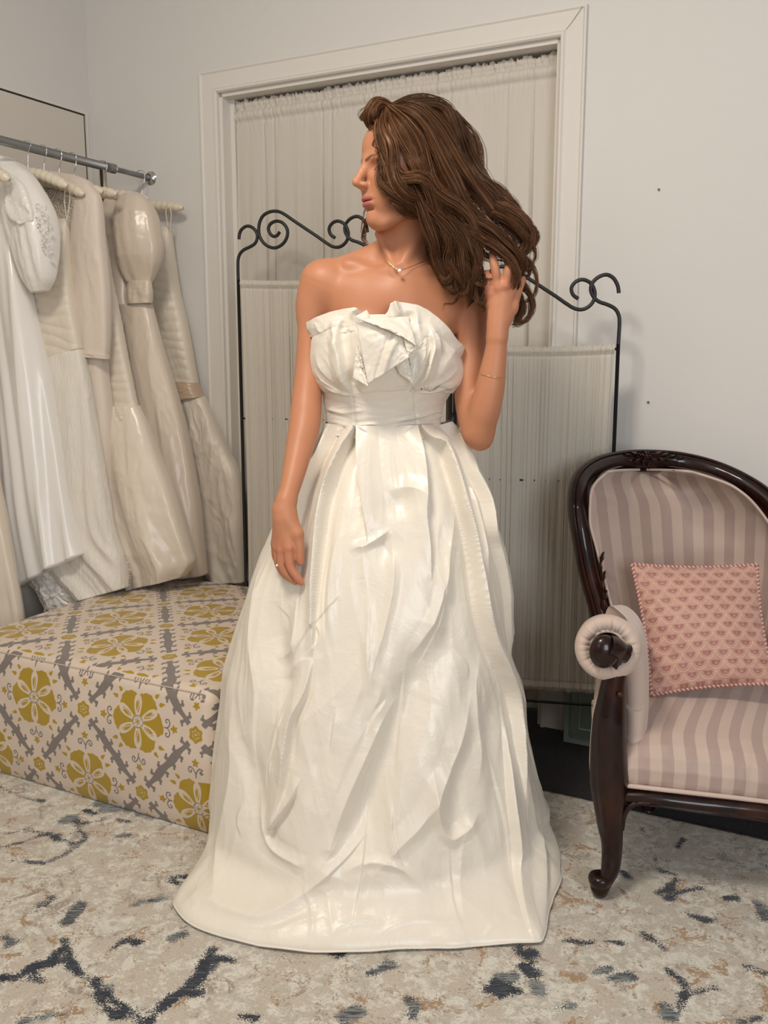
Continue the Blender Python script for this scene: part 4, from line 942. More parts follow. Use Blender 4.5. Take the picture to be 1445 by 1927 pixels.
# 2: ruched bodice, crinkled skirt
g = G('ivory gown with diagonally ruched bodice, lace yoke and crinkled chiffon skirt', .49)
loft('yoke', M_LACE, g, [(70,350,112,352),(72,372,146,372),(74,410,138,408),(74,440,128,440)], .478, [.006,.012,.014,.012], (.003, 5, 2.0), res=(140, 50))
loft('bodice', M_ORG, g, [(-20,430,128,412),(-20,470,129,470),(-20,520,134,520),(-20,560,138,560),(-10,620,145,605),(0,670,150,635),(10,715,153,656)], .492, [.025,.042,.045,.045,.04], (.004, 4, 5.0), (.0040, .032, 1.2), wr=.002)
loft('skirt', M_CRINK, g, [(8,705,152,656),(10,760,165,712),(10,850,179,800),(20,950,196,900),(40,1050,214,1000),(70,1105,230,1052),(140,1132,237,1106)], .492, [.042,.055,.062,.062,.055], (.014, 8, 2.6), wr=.003)
loft('petticoat', M_WSAT, g, [(60,1030,148,1030),(66,1080,153,1080),(78,1120,156,1120),(88,1150,158,1140)], .50, [.05,.052,.045,.03], (.010, 8, 9.9, .9), wr=.012, res=(200, 90))
strap(g, [(124,346),(121,375),(125,414)], .515); strap(g, [(130,346),(131,375),(126,414)], .515)
# 1: white satin with puff sleeve
g = G('bright white satin A-line gown with beaded puff sleeve, leftmost of those with sleeves', .55)
loft('skirt', M_WSAT, g, [(-160,330,14,330),(-160,430,34,440),(-160,520,52,520),(-160,600,67,600),(-160,703,87,703),(-160,800,104,800),(-160,849,113,849),(-150,932,127,932),(-140,999,143,999),(-135,1092,156,1043)], .555, [.03,.05,.055,.06,.065,.06], (.034, 5, 3.4, .45), wr=.0006, res=(320, 160))
loft('bodice', M_WSAT, g, [(-160,292,22,300),(-160,320,48,318),(-160,360,56,360),(-160,400,44,400),(-160,450,38,450)], .555, [.030,.042,.045,.045,.045], (.010, 6, 2.4, .8), wr=.003)
loft('lining', M_WSAT, g, [(-100,1020,140,1020),(-60,1072,100,1062),(0,1090,76,1072)], .55, [.045,.045,.04], (.008, 5, 3.4), res=(140, 40))
loft('sleeve', M_WSAT, g, [(-20,312,30,304),(-16,325,52,322),(-6,350,70,346),(6,390,88,380),(18,430,99,415),(30,470,104,450),(42,510,105,490),(52,538,102,525),(60,551,92,547)], .600, [.02,.035,.045,.05,.055,.055,.05,.04,.02], (.014, 6, 6.6, .8), wr=.003, res=(240, 130))
loft('bow', M_WSAT, g, [(14,345,26,330),(12,380,45,350),(18,410,60,390),(40,424,62,415)], .655, [.008,.016,.016,.008], (.006, 7, 1.6, 1.0), wr=.004, res=(160, 60))
t = MB()
rsb = np.random.RandomState(4)
for i in range(90):
    a = rsb.rand(); b = rsb.rand(); px = 66 + 34*a + 0*b; py = 385 + 90*b + (a-.5)*20
    if abs((px-66)/38 - (py-375)/110) > .45: continue
    P0 = PNn(px, py, .652 - .02*abs(a-.3)); dr = rsb.rand()*6.28; L = .004 + .004*rsb.rand()
    dv_ = WD*math.cos(dr) + ZV*math.sin(dr); t.add(*tube([P0 - dv_*L, P0, P0 + dv_*L], [.0004, .0022, .0004], 5))
if t.n: obj('beading', *t.get(), M_WSAT, g)
# 0: leftmost, cut by the frame
g = G('plain ivory satin train at the left edge of the picture, reaching lowest', .70)
loft('skirt', M_CHAMP, g, [(-260,290,-120,290),(-260,420,-80,420),(-240,560,-60,560),(-240,800,-30,800),(-240,900,-10,900),(-240,955,2,955),(-240,1040,18,1040),(-240,1100,30,1100),(-230,1185,43,1172)], .70, [.04,.05,.05,.045,.035], (.012, 6, 8.4), wr=.004)
hanger(.70, .09, 1.66, .03, 'padded satin hanger of the plain ivory train at the left edge')
# ------------------------------------------------------------------ the woman: one continuous body, grown from a smooth distance field
BY = 1.97
hx = .0019
gx = np.arange(-.268, .300, hx); gy = np.arange(1.742, 2.125, hx)
gz = np.concatenate([np.arange(-.01, .66, .010), np.arange(.662, 1.635, hx)])
D = np.full((len(gx), len(gy), len(gz)), .04, np.float32)
def region(lo, hi):
    i0, i1 = np.searchsorted(gx, [lo[0], hi[0]]); j0, j1 = np.searchsorted(gy, [lo[1], hi[1]]); k0, k1 = np.searchsorted(gz, [lo[2], hi[2]])
    sl = (slice(i0, i1), slice(j0, j1), slice(k0, k1)); return sl, gx[i0:i1, None, None], gy[None, j0:j1, None], gz[None, None, k0:k1]
def blend(sl, d, k, op='add'):
    A = D[sl]; d = d.astype(np.float32)
    if A.size == 0: return
    if op == 'add':
        h = np.clip(k - np.abs(A - d), 0, None)/k; D[sl] = np.minimum(A, d) - h*h*k*.25
    else:
        h = np.clip(k - np.abs(A + d), 0, None)/k; D[sl] = np.maximum(A, -d) + h*h*k*.25
def cone(a, b, ra, rb, k=.012, op='add'):
    a, b = np.asarray(a, float), np.asarray(b, float); m = max(ra, rb) + 1.5*k + .012
    sl, x, y, z = region(np.minimum(a, b) - m, np.maximum(a, b) + m)
    d = b - a; t = np.clip(((x-a[0])*d[0] + (y-a[1])*d[1] + (z-a[2])*d[2])/(d @ d + 1e-12), 0, 1)
    q = np.sqrt((x-a[0]-t*d[0])**2 + (y-a[1]-t*d[1])**2 + (z-a[2]-t*d[2])**2) - (ra + (rb-ra)*t)
    blend(sl, q, k, op)
def chain(pts, k=.010, n=None):
    """one smoothly tapering limb through the points, blended in once"""
    A = np.array([list(p) + [r] for p, r in pts]); A = spline(A, n or max(8, 9*len(pts)))
    m = A[:, 3].max() + 1.5*k + .012; sl, x, y, z = region(A[:, :3].min(0) - m, A[:, :3].max(0) + m); q = None
    for a, b in zip(A[:-1], A[1:]):
        d = b[:3] - a[:3]; t = np.clip(((x-a[0])*d[0] + (y-a[1])*d[1] + (z-a[2])*d[2])/(d @ d + 1e-12), 0, 1)
        e = np.sqrt((x-a[0]-t*d[0])**2 + (y-a[1]-t*d[1])**2 + (z-a[2]-t*d[2])**2) - (a[3] + (b[3]-a[3])*t); q = e if q is None else np.minimum(q, e)
    blend(sl, q, k)
def ell(c, r, k=.02, R=None, op='add'):
    c = np.asarray(c, float); r = np.asarray(r, float); m = r.max() + 1.5*k + .012
    sl, x, y, z = region(c - m, c + m); x, y, z = x-c[0], y-c[1], z-c[2]
    if R is not None: x, y, z = R[0][0]*x+R[0][1]*y+R[0][2]*z, R[1][0]*x+R[1][1]*y+R[1][2]*z, R[2][0]*x+R[2][1]*y+R[2][2]*z
    k0 = np.sqrt((x/r[0])**2 + (y/r[1])**2 + (z/r[2])**2); k1 = np.sqrt((x/r[0]**2)**2 + (y/r[1]**2)**2 + (z/r[2]**2)**2)
    blend(sl, k0*(k0-1)/(k1+1e-9), k, op)
J = PY
# trunk
ell(J(734, 660, 1.985), (.115, .088, .175), .03); ell(J(727, 790, 1.985), (.088, .068, .13), .04); ell(J(720, 900, 1.99), (.128, .082, .12), .05)
ell(J(742, 585, 1.965), (.140, .066, .095), .03)
cone(J(632, 542, 1.985), J(858, 548, 1.985), .047, .047, .03)
ell(J(674, 655, 1.915), (.058, .048, .058), .03); ell(J(800, 658, 1.915), (.058, .048, .058), .03)
cone(J(738, 478, 1.995), J(620, 520, 1.99), .038, .026, .03); cone(J(785, 478, 1.995), J(872, 525, 1.99), .038, .026, .03)
cone(J(760, 530, 1.975), J(772, 410, 1.985), .0515, .0460, .03)
cone(J(762, 532, 1.965), J(750, 560, 1.955), .045, .05, .04)
cone(J(738, 510, 1.918), J(655, 497, 1.955), .0062, .0075, .018); cone(J(768, 511, 1.918), J(850, 503, 1.955), .0062, .0075, .018)
cone(J(748, 512, 1.912), J(806, 412, 1.945), .0055, .012, .016); cone(J(744, 508, 1.915), J(712, 440, 1.955), .0045, .008, .014)
ell(J(752, 506, 1.898), (.0085, .008, .009), .012, op='sub')
ell(J(690, 492, 1.925), (.026, .012, .010), .02, op='sub')
# legs and feet under the gown
for sx in (-1, 1):
    hip = np.array([sx*.085, 1.985, .82]); kn = np.array([sx*.085, 1.965, .46]); an = np.array([sx*.075, 2.0, .095])
    cone(hip, kn, .082, .052, .03); cone(kn, an, .050, .030, .02); cone(an, [sx*.085, 1.89, .045], .030, .028, .02); cone([sx*.085, 1.89, .042], [sx*.09, 1.83, .038], .028, .022, .02)
# her right arm (hanging)
chain([(J(606, 532, 1.985), .047), (J(591, 575, 1.985), .039), (J(586, 625, 1.98), .0300), (J(582, 690, 1.97), .0300), (J(577, 755, 1.945), .0320), (J(573, 800, 1.915), .0325), (J(563, 845, 1.885), .0285), (J(549, 905, 1.840), .0220), (J(538, 945, 1.815), .0188), (J(535, 972, 1.805), .0172), (J(533, 995, 1.803), .0140)], .02)
cone(J(538, 945, 1.815), J(536, 975, 1.805), .0186, .0190, .015); cone(J(519, 955, 1.815), J(522, 960, 1.815), .007, .008, .012)
# hand 1
w0 = J(534, 962, 1.810)
for kx, ky, Y, r in ((544,1030,1.787,.0112), (532,1034,1.795,.0108), (523,1030,1.807,.0102), (518,1022,1.819,.0095)): cone(w0, J(kx, ky, Y), .0165, r, .010)
chain([(J(544,1030,1.787), .0108), (J(546,1064,1.784), .0094), (J(559,1086,1.784), .0085), (J(566.5,1096,1.785), .0068)], .004)
chain([(J(531,1034,1.795), .0105), (J(531,1066,1.795), .0090), (J(545,1086,1.798), .0080), (J(556,1095,1.800), .0064)], .003)
chain([(J(523,1030,1.807), .0098), (J(524,1060,1.810), .0084), (J(535,1080,1.814), .0076), (J(546,1090,1.817), .0060)], .003)
chain([(J(518,1022,1.819), .0088), (J(518,1046,1.824), .0072), (J(527,1064,1.828), .0066), (J(536,1074,1.830), .0052)], .003)
cone(J(544, 972, 1.804), J(559, 1004, 1.792), .0150, .0128, .012); chain([(J(559,1004,1.792), .0125), (J(563.5,1030,1.788), .0098), (J(564.5,1050,1.787), .0090), (J(565.5,1058,1.787), .0078)], .006)
# her left arm (raised)
chain([(J(880, 545, 1.985), .046), (J(890, 590, 1.98), .037), (J(889, 645, 1.965), .0325), (J(883, 715, 1.945), .0325), (J(888, 780, 1.925), .0315), (J(900, 818, 1.905), .0285)], .02)
cone(J(902, 815, 1.902), J(905, 830, 1.90), .025, .018, .012)
chain([(J(900, 812, 1.90), .0290), (J(911, 776, 1.885), .0320), (J(921, 735, 1.875), .0300), (J(927, 700, 1.87), .0265), (J(933, 660, 1.865), .0222), (J(935, 632, 1.862), .0196), (J(936, 605, 1.862), .0180), (J(938, 580, 1.864), .0145)], .02)
w1 = J(935.5, 634, 1.863)
for kx, ky, Y, r in ((921,550,1.868,.0105), (936,540,1.862,.0112), (950,536,1.860,.0112), (961,545,1.866,.0108)): cone(w1, J(kx, ky, Y), .0152, r, .011)
chain([(J(921,550,1.868), .0100), (J(918,530,1.858), .0090), (J(915.5,515,1.862), .0076)], .004)
chain([(J(936,540,1.862), .0102), (J(932.5,510,1.852), .0092), (J(928,490,1.855), .0082), (J(926,477,1.862), .0070)], .004)
chain([(J(950,536,1.860), .0104), (J(957,507,1.850), .0094), (J(961,485,1.858), .0082), (J(963,466,1.868), .0070)], .004)
chain([(J(961,545,1.866), .0102), (J(971,520,1.862), .0092), (J(975,500,1.872), .0082), (J(972,486,1.885), .0070)], .004)
cone(J(950, 600, 1.868), J(963, 580, 1.872), .0150, .0125, .010); chain([(J(963,580,1.872), .0122), (J(972,553,1.876), .0098), (J(980,532,1.878), .0084), (J(983,525,1.878), .0070)], .006)
for q in ((936,541,1.853), (950,537,1.851), (921,551,1.860)): cone(J(*q), J(q[0], q[1]-3, q[2]), .006, .005, .010)
# head, local frame: x forward, y her left (towards the camera), z up
HO = J(764, 327, 1.935); ha = math.radians(64); hp = math.radians(2)
fw = np.array([-math.sin(ha), -math.cos(ha), 0]); lf = np.array([math.cos(ha), -math.sin(ha), 0])
fw = fw*math.cos(hp) - ZV*math.sin(hp); uph = np.cross(fw, lf); uph /= np.linalg.norm(uph)
HR = np.array([fw, lf, uph])
def Hd(x, y, z): return HO + fw*x + lf*y + uph*z
def he(c, r, k=.015, op='add', R=None): ell(Hd(*c), r, k, HR if R is None else R, op)
def hc(a, b, ra, rb_, k=.01, op='add'): cone(Hd(*a), Hd(*b), ra, rb_, k, op)
he((-.020, 0, .042), (.093, .073, .078), .02); he((.030, 0, .045), (.058, .060, .056), .03)
he((.030, 0, -.015), (.052, .056, .062), .03); he((.050, 0, -.045), (.036, .040, .045), .03)
for s_ in (-1, 1):
    hc((-.006, s_*.050, -.035), (.004, s_*.047, -.064), .016, .0125, .02); hc((.004, s_*.047, -.066), (.062, s_*.012, -.098), .0125, .0130, .018)
    he((.056, s_*.036, -.022), (.024, .020, .024), .025)
    hc((.082, s_*.008, .0225), (.071, s_*.044, .0225), .0062, .0052, .014)       # brow ridge
    he((.088, s_*.030, .0045), (.014, .0165, .0100), .012, 'sub')                # socket
    he((.0655, s_*.030, .0040), (.0135, .0155, .0120), .004)                     # lidded globe
    he((.097, s_*.0105, -.0265), (.0085, .0056, .0060), .006)                    # wing of the nose
    he((.101, s_*.0055, -.0350), (.0050, .0026, .0024), .002, 'sub')             # nostril
    he((-.010, s_*.073, -.004), (.014, .006, .028), .006)                        # ear
he((.064, 0, -.056), (.027, .030, .026), .02)
hc((.0835, 0, .020), (.0985, 0, -.003), .0085, .0072, .010); hc((.0985, 0, -.003), (.1110, 0, -.0205), .0070, .0078, .008)
hc((.1110, 0, -.0215), (.098, 0, -.0320), .0076, .0050, .005)
he((.0865, 0, -.0510), (.0085, .0240, .0052), .005); he((.0930, .0045, -.0508), (.0040, .0075, .0042), .004); he((.0930, -.0045, -.0508), (.0040, .0075, .0042), .004)
he((.0860, 0, -.0620), (.0090, .0210, .0062), .005)
he((.0935, 0, -.0562), (.0130, .0270, .0010), .0025, 'sub')
he((.0835, 0, -.0735), (.0075, .016, .0045), .009, 'sub')
he((.0755, 0, -.0900), (.0145, .0175, .0155), .014)
hc((.050, 0, -.090), (.000, 0, -.080), .014, .022, .02)
cone(Hd(-.020, 0, -.05), J(770, 440, 1.975), .042, .048, .02)

def surface_nets(D, gx, gy, gz):
    ins = D < 0
    n = [s - 1 for s in D.shape]
    c = np.zeros(n, np.uint8)
    for i in (0, 1):
        for j in (0, 1):
            for k in (0, 1): c += ins[i:i+n[0], j:j+n[1], k:k+n[2]]
    act = (c > 0) & (c < 8); I, Jx, K = np.nonzero(act); idx = np.full(n, -1, np.int32); idx[I, Jx, K] = np.arange(len(I))
    P = np.zeros((len(I), 3)); W = np.zeros(len(I)); cor = [(i, j, k) for i in (0, 1) for j in (0, 1) for k in (0, 1)]
    val = {q: D[I+q[0], Jx+q[1], K+q[2]] for q in cor}
    G = (gx, gy, gz)
    for a in cor:
        for ax in range(3):
            if a[ax]: continue
            b = list(a); b[ax] = 1; b = tuple(b); va, vb = val[a], val[b]; m = (va < 0) != (vb < 0)
            t = np.where(m, va/(va - vb + 1e-20), 0)
            pa = [G[d][(I, Jx, K)[d] + a[d]] for d in range(3)]; pb_ = [G[d][(I, Jx, K)[d] + b[d]] for d in range(3)]
            for d in range(3): P[:, d] += np.where(m, pa[d] + (pb_[d]-pa[d])*t, 0)
            W += m
    P /= W[:, None]; Fs = []
    for ax in range(3):
        o1, o2 = (ax+1) % 3, (ax+2) % 3
        s0 = [slice(1, D.shape[d]-1) for d in range(3)]; s1 = list(s0); s0[ax] = slice(0, D.shape[ax]-1); s1[ax] = slice(1, D.shape[ax])
        A, B = ins[tuple(s0)], ins[tuple(s1)]; m = A != B; q = np.array(np.nonzero(m)); base = q.copy(); 
        for d in range(3): base[d] += (1 if d != ax else 0)
        def at(da, db):
            r = base.copy(); r[o1] -= da; r[o2] -= db; return idx[r[0], r[1], r[2]]
        quad = np.stack([at(1, 1), at(0, 1), at(0, 0), at(1, 0)], 1); fl = A[m]
        quad[~fl] = quad[~fl][:, ::-1]; Fs.append(quad)
    return P, np.vstack(Fs)
bV, bF = surface_nets(D, gx, gy, gz)
del D
lipd = np.min([np.linalg.norm(((bV - Hd(*c)) @ HR.T)/np.array(r), axis=1) for c, r in (((.090, 0, -.0520), (.014, .0235, .0056)), ((.089, 0, -.0630), (.014, .0195, .0062)))], axis=0)
lip = np.clip((1.15 - lipd)/.25, 0, 1)
loc = (bV - HO) @ HR.T
brow = np.zeros(len(bV))
for s_ in (-1, 1):
    dd, tt, _ = seg_dist(loc[:, 1]*s_, loc[:, 2], [(.010, .0195), (.022, .0255), (.036, .0262), (.048, .0205)]); brow = np.maximum(brow, np.clip((.0036*(1.15-tt) - dd)/.0018, 0, 1)*(loc[:, 0] > .04))
lash = np.zeros(len(bV)); eyew = np.zeros(len(bV))
for s_ in (-1, 1):
    dd, tt, _ = seg_dist(loc[:, 1]*s_, loc[:, 2], [(.0165, .0005), (.024, .0050), (.034, .0055), (.0455, .0010)]); lash = np.maximum(lash, np.clip((.0017 - dd)/.0010, 0, 1)*(loc[:, 0] > .05))
    dd, tt, _ = seg_dist(loc[:, 1]*s_, loc[:, 2], [(.021, .0022), (.030, .0030), (.040, .0018)]); eyew = np.maximum(eyew, np.clip((.0024 - dd)/.0008, 0, 1)*(loc[:, 0] > .05))
tipc = [J(566,1096,1.78), J(565,1056,1.78), J(915,512,1.856), J(926,476,1.856), J(963,464,1.862), J(921,551,1.86), J(936,541,1.853), J(950,537,1.851), J(531,1034,1.787), J(544,1030,1.78), J(546,1064,1.777), J(905,832,1.895)]
red = np.max([np.exp(-(np.linalg.norm(bV - c, axis=1)/.013)**2) for c in tipc], axis=0)
cheek = np.exp(-(np.linalg.norm(loc - np.array([.068, .036, -.02]), axis=1)/.022)**2) + np.exp(-(np.linalg.norm(loc - np.array([.112, 0, -.024]), axis=1)/.012)**2)
red = np.clip(red*.8 + cheek*.5, 0, 1)
t = NT('skin'); v = t.obj_vec()
c = t.mix(t.noise(18, 4, v), srgb(184, 124, 90), srgb(194, 134, 102))
c = t.mix(t.math('MULTIPLY', t.attr('red').outputs['Fac'], .32), c, srgb(206, 112, 92))
c = t.mix(t.math('MULTIPLY', t.attr('lip').outputs['Fac'], .85), c, srgb(176, 98, 98))
c = t.mix(t.math('MULTIPLY', t.attr('brow').outputs['Fac'], .85), c, srgb(74, 48, 36))
c = t.mix(t.math('MULTIPLY', t.attr('eyew').outputs['Fac'], .75), c, srgb(150, 128, 116))
c = t.mix(t.math('MULTIPLY', t.attr('lash').outputs['Fac'], .9), c, srgb(46, 30, 24))
t.set(col=c, rough=.46, spec=.35, sss=.12, ssss=.05, normal=t.bump(t.noise(420, 3, v), .10, .0006)); t.b.inputs['Subsurface Radius'].default_value = (.8, .35, .2)
M_SKIN = t.m
person = empty('person', (0, BY, .012), label='woman in a strapless ivory gown, one hand raised to her long wavy brown hair', category='person')
body = obj('body', bV, bF, M_SKIN, person, True, {'lip': lip, 'brow': brow, 'red': red, 'lash': lash, 'eyew': eyew})
sm = body.modifiers.new('smooth', 'SMOOTH'); sm.factor = .5; sm.iterations = 2
# ------------------------------------------------------------------ ivory taffeta gown
t = NT('ivory_taffeta'); v = t.obj_vec(); vh = t.obj_vec((26, 26, 420)); vv = t.obj_vec((260, 260, 14))
slub = t.n('ShaderNodeTexNoise', {'Vector': vh, 'Scale': 1.0, 'Detail': 3}).outputs[0]; slub2 = t.n('ShaderNodeTexNoise', {'Vector': vv, 'Scale': 1.0, 'Detail': 2}).outputs[0]
cr = t.math('ADD', t.noise(11, 4, v, .5, 1.2), t.math('MULTIPLY', t.noise(46, 3, v, .55, 1.5), .16))
c = t.mix(t.noise(5, 3, v), (.775, .705, .595, 1), (.805, .74, .64, 1))
t.set(col=c, rough=.35, spec=.55, sheen=.2, aniso=.2, normal=t.bump(t.math('ADD', t.math('MULTIPLY', cr, 1.0), t.math('ADD', t.math('MULTIPLY', slub, .035), t.math('MULTIPLY', slub2, .02))), .5, .006))
M_TAF = t.m
def px_profile(rows, Y=BY):
    P = np.array([PY(x, y, Y - .085*min(1, max(0, (y-900)/500))) for x, y in rows]); o = np.argsort(P[:, 2]); return np.stack([P[o, 2], P[o, 0]], 1)
SL = px_profile([(622,806),(606,838),(574,885),(558,927),(535,968),(512,1011),(478,1096),(449,1180),(427,1253),(413,1306),(405,1385),(396,1450),(386,1537),(378,1590)])
SR = px_profile([(828,801),(867,848),(893,896),(920,953),(940,1032),(954,1116),(964,1200),(972,1279),(984,1358),(993,1405),(1012,1494),(1022,1563),(1028,1590)])
def sculpt(P, N, folds, amp=1.0):
    """raise or sink the cloth along drawn fold lines (pixel positions of the photograph, real relief on the cloth)"""
    x, y = proj(P); disp = np.zeros(x.shape)
    for kind, h, w, e, pts, tap in folds:
        pts = np.asarray(pts, float); lo = pts.min(0) - 3*w - 6; hi = pts.max(0) + 3*w + 6
        m = (x > lo[0]) & (x < hi[0]) & (y > lo[1]) & (y < hi[1]) & (N[..., 1] < .25)
        if not m.any(): continue
        d, t_, s_ = seg_dist(x[m], y[m], spline(pts, max(8, 6*len(pts)))); sd = -s_*d       # + = right of a line drawn downwards
        a = h*np.interp(t_, np.linspace(0, 1, len(tap)), tap)
        if kind == 'L': f = np.where(sd < 0, np.clip(1+sd/w, 0, 1)**1.15, np.clip(1-sd/e, 0, 1)) - .50*np.where(sd > 0, np.exp(-(sd/(w*.6))**2)*(1-np.clip(1-sd/e, 0, 1)), 0)
        elif kind == 'R': f = np.where(sd > 0, np.clip(1-sd/w, 0, 1)**1.15, np.clip(1+sd/e, 0, 1)) - .50*np.where(sd < 0, np.exp(-(sd/(w*.6))**2)*(1-np.clip(1+sd/e, 0, 1)), 0)
        elif kind == 'A': f = np.clip(1-np.abs(sd)/w, 0, 1)**1.6                # sharp crest
        elif kind == 'V': f = -np.exp(-(sd/w)**2)                               # broad hollow
        else: f = np.exp(-(sd/w)**2)                                            # soft crest
        end = np.where((t_ <= 0) | (t_ >= 1), np.exp(-(d/(w*.5))**2), 1.0)
        disp[m] += a*f*end
    return disp*amp
ZW = PY(725, 812, BY)[2]
th = np.concatenate([np.linspace(-math.pi*1.06, math.pi*.06, 820), np.linspace(math.pi*.06, math.pi*.94, 160)[1:-1]])  # -pi..0 is the front
vv_ = np.linspace(0, 1, 560)
TH, VV = np.meshgrid(th, vv_, indexing='ij')
zc = ZW*(1-VV)**1.0
z_ = np.maximum(zc, 0)
zl = np.clip(z_, .035, None)
Lx, Rx = sinterp(zl, SL), sinterp(zl, SR)
rf = sinterp(z_, [(0, .345), (.15, .325), (.3, .30), (.6, .232), (.8, .165), (.92, .112), (ZW, .088)])
rb_ = sinterp(z_, [(0, .37), (.3, .32), (.6, .25), (.8, .19), (.92, .125), (ZW, .092)])
cx = (Lx+Rx)/2; wx = (Rx-Lx)/2
c_, s_ = np.cos(TH), np.sin(TH)
X = cx + wx*c_; Y = BY + .008 + np.where(s_ < 0, rf*s_, rb_*s_)
# hem outline on the floor
hem = [PZ(*p, .016)[:2] for p in ((330,1690),(334,1716),(362,1742),(420,1764),(490,1781),(560,1790),(640,1793),(720,1790),(800,1786),(850,1787),(905,1781),(960,1778),(1008,1776),(1022,1766),(1029,1722),(1037,1700),(1055,1658),(1053,1640))]
hem = np.array(hem + [(.40, 1.95), (.38, 2.08), (.30, 2.24), (.14, 2.34), (-.02, 2.36), (-.14, 2.28), (-.24, 2.13), (-.33, 1.97), (-.385, 1.90), (-.415, 1.83)])
hs = spline(hem, 900, True); hc_ = np.array([-.02, 1.96]); ha_ = np.arctan2(hs[:, 1]-hc_[1], hs[:, 0]-hc_[0]); hr_ = np.hypot(hs[:, 0]-hc_[0], hs[:, 1]-hc_[1]); o_ = np.argsort(ha_)
thw = (TH + math.pi) % (2*math.pi) - math.pi
hr = np.interp(thw.ravel(), ha_[o_], hr_[o_], period=2*math.pi).reshape(TH.shape)
HX, HY = hc_[0] + hr*c_, hc_[1] + hr*s_
fl = smooth(.10, .0, z_)**1.5
fl = fl + smooth(.05, 0, z_)*.0
X = X*(1-fl) + HX*fl; Y = Y*(1-fl) + HY*fl
P = np.stack([X, Y, z_], -1)
du = np.gradient(P, axis=0); dv = np.gradient(P, axis=1); N = np.cross(du, dv); N /= np.linalg.norm(N, axis=2)[..., None] + 1e-12
cen_ = np.stack([cx, np.full(cx.shape, BY), z_], -1); flip = np.sign(np.sum(N*(P-cen_), -1)).mean()
N *= 1 if flip > 0 else -1
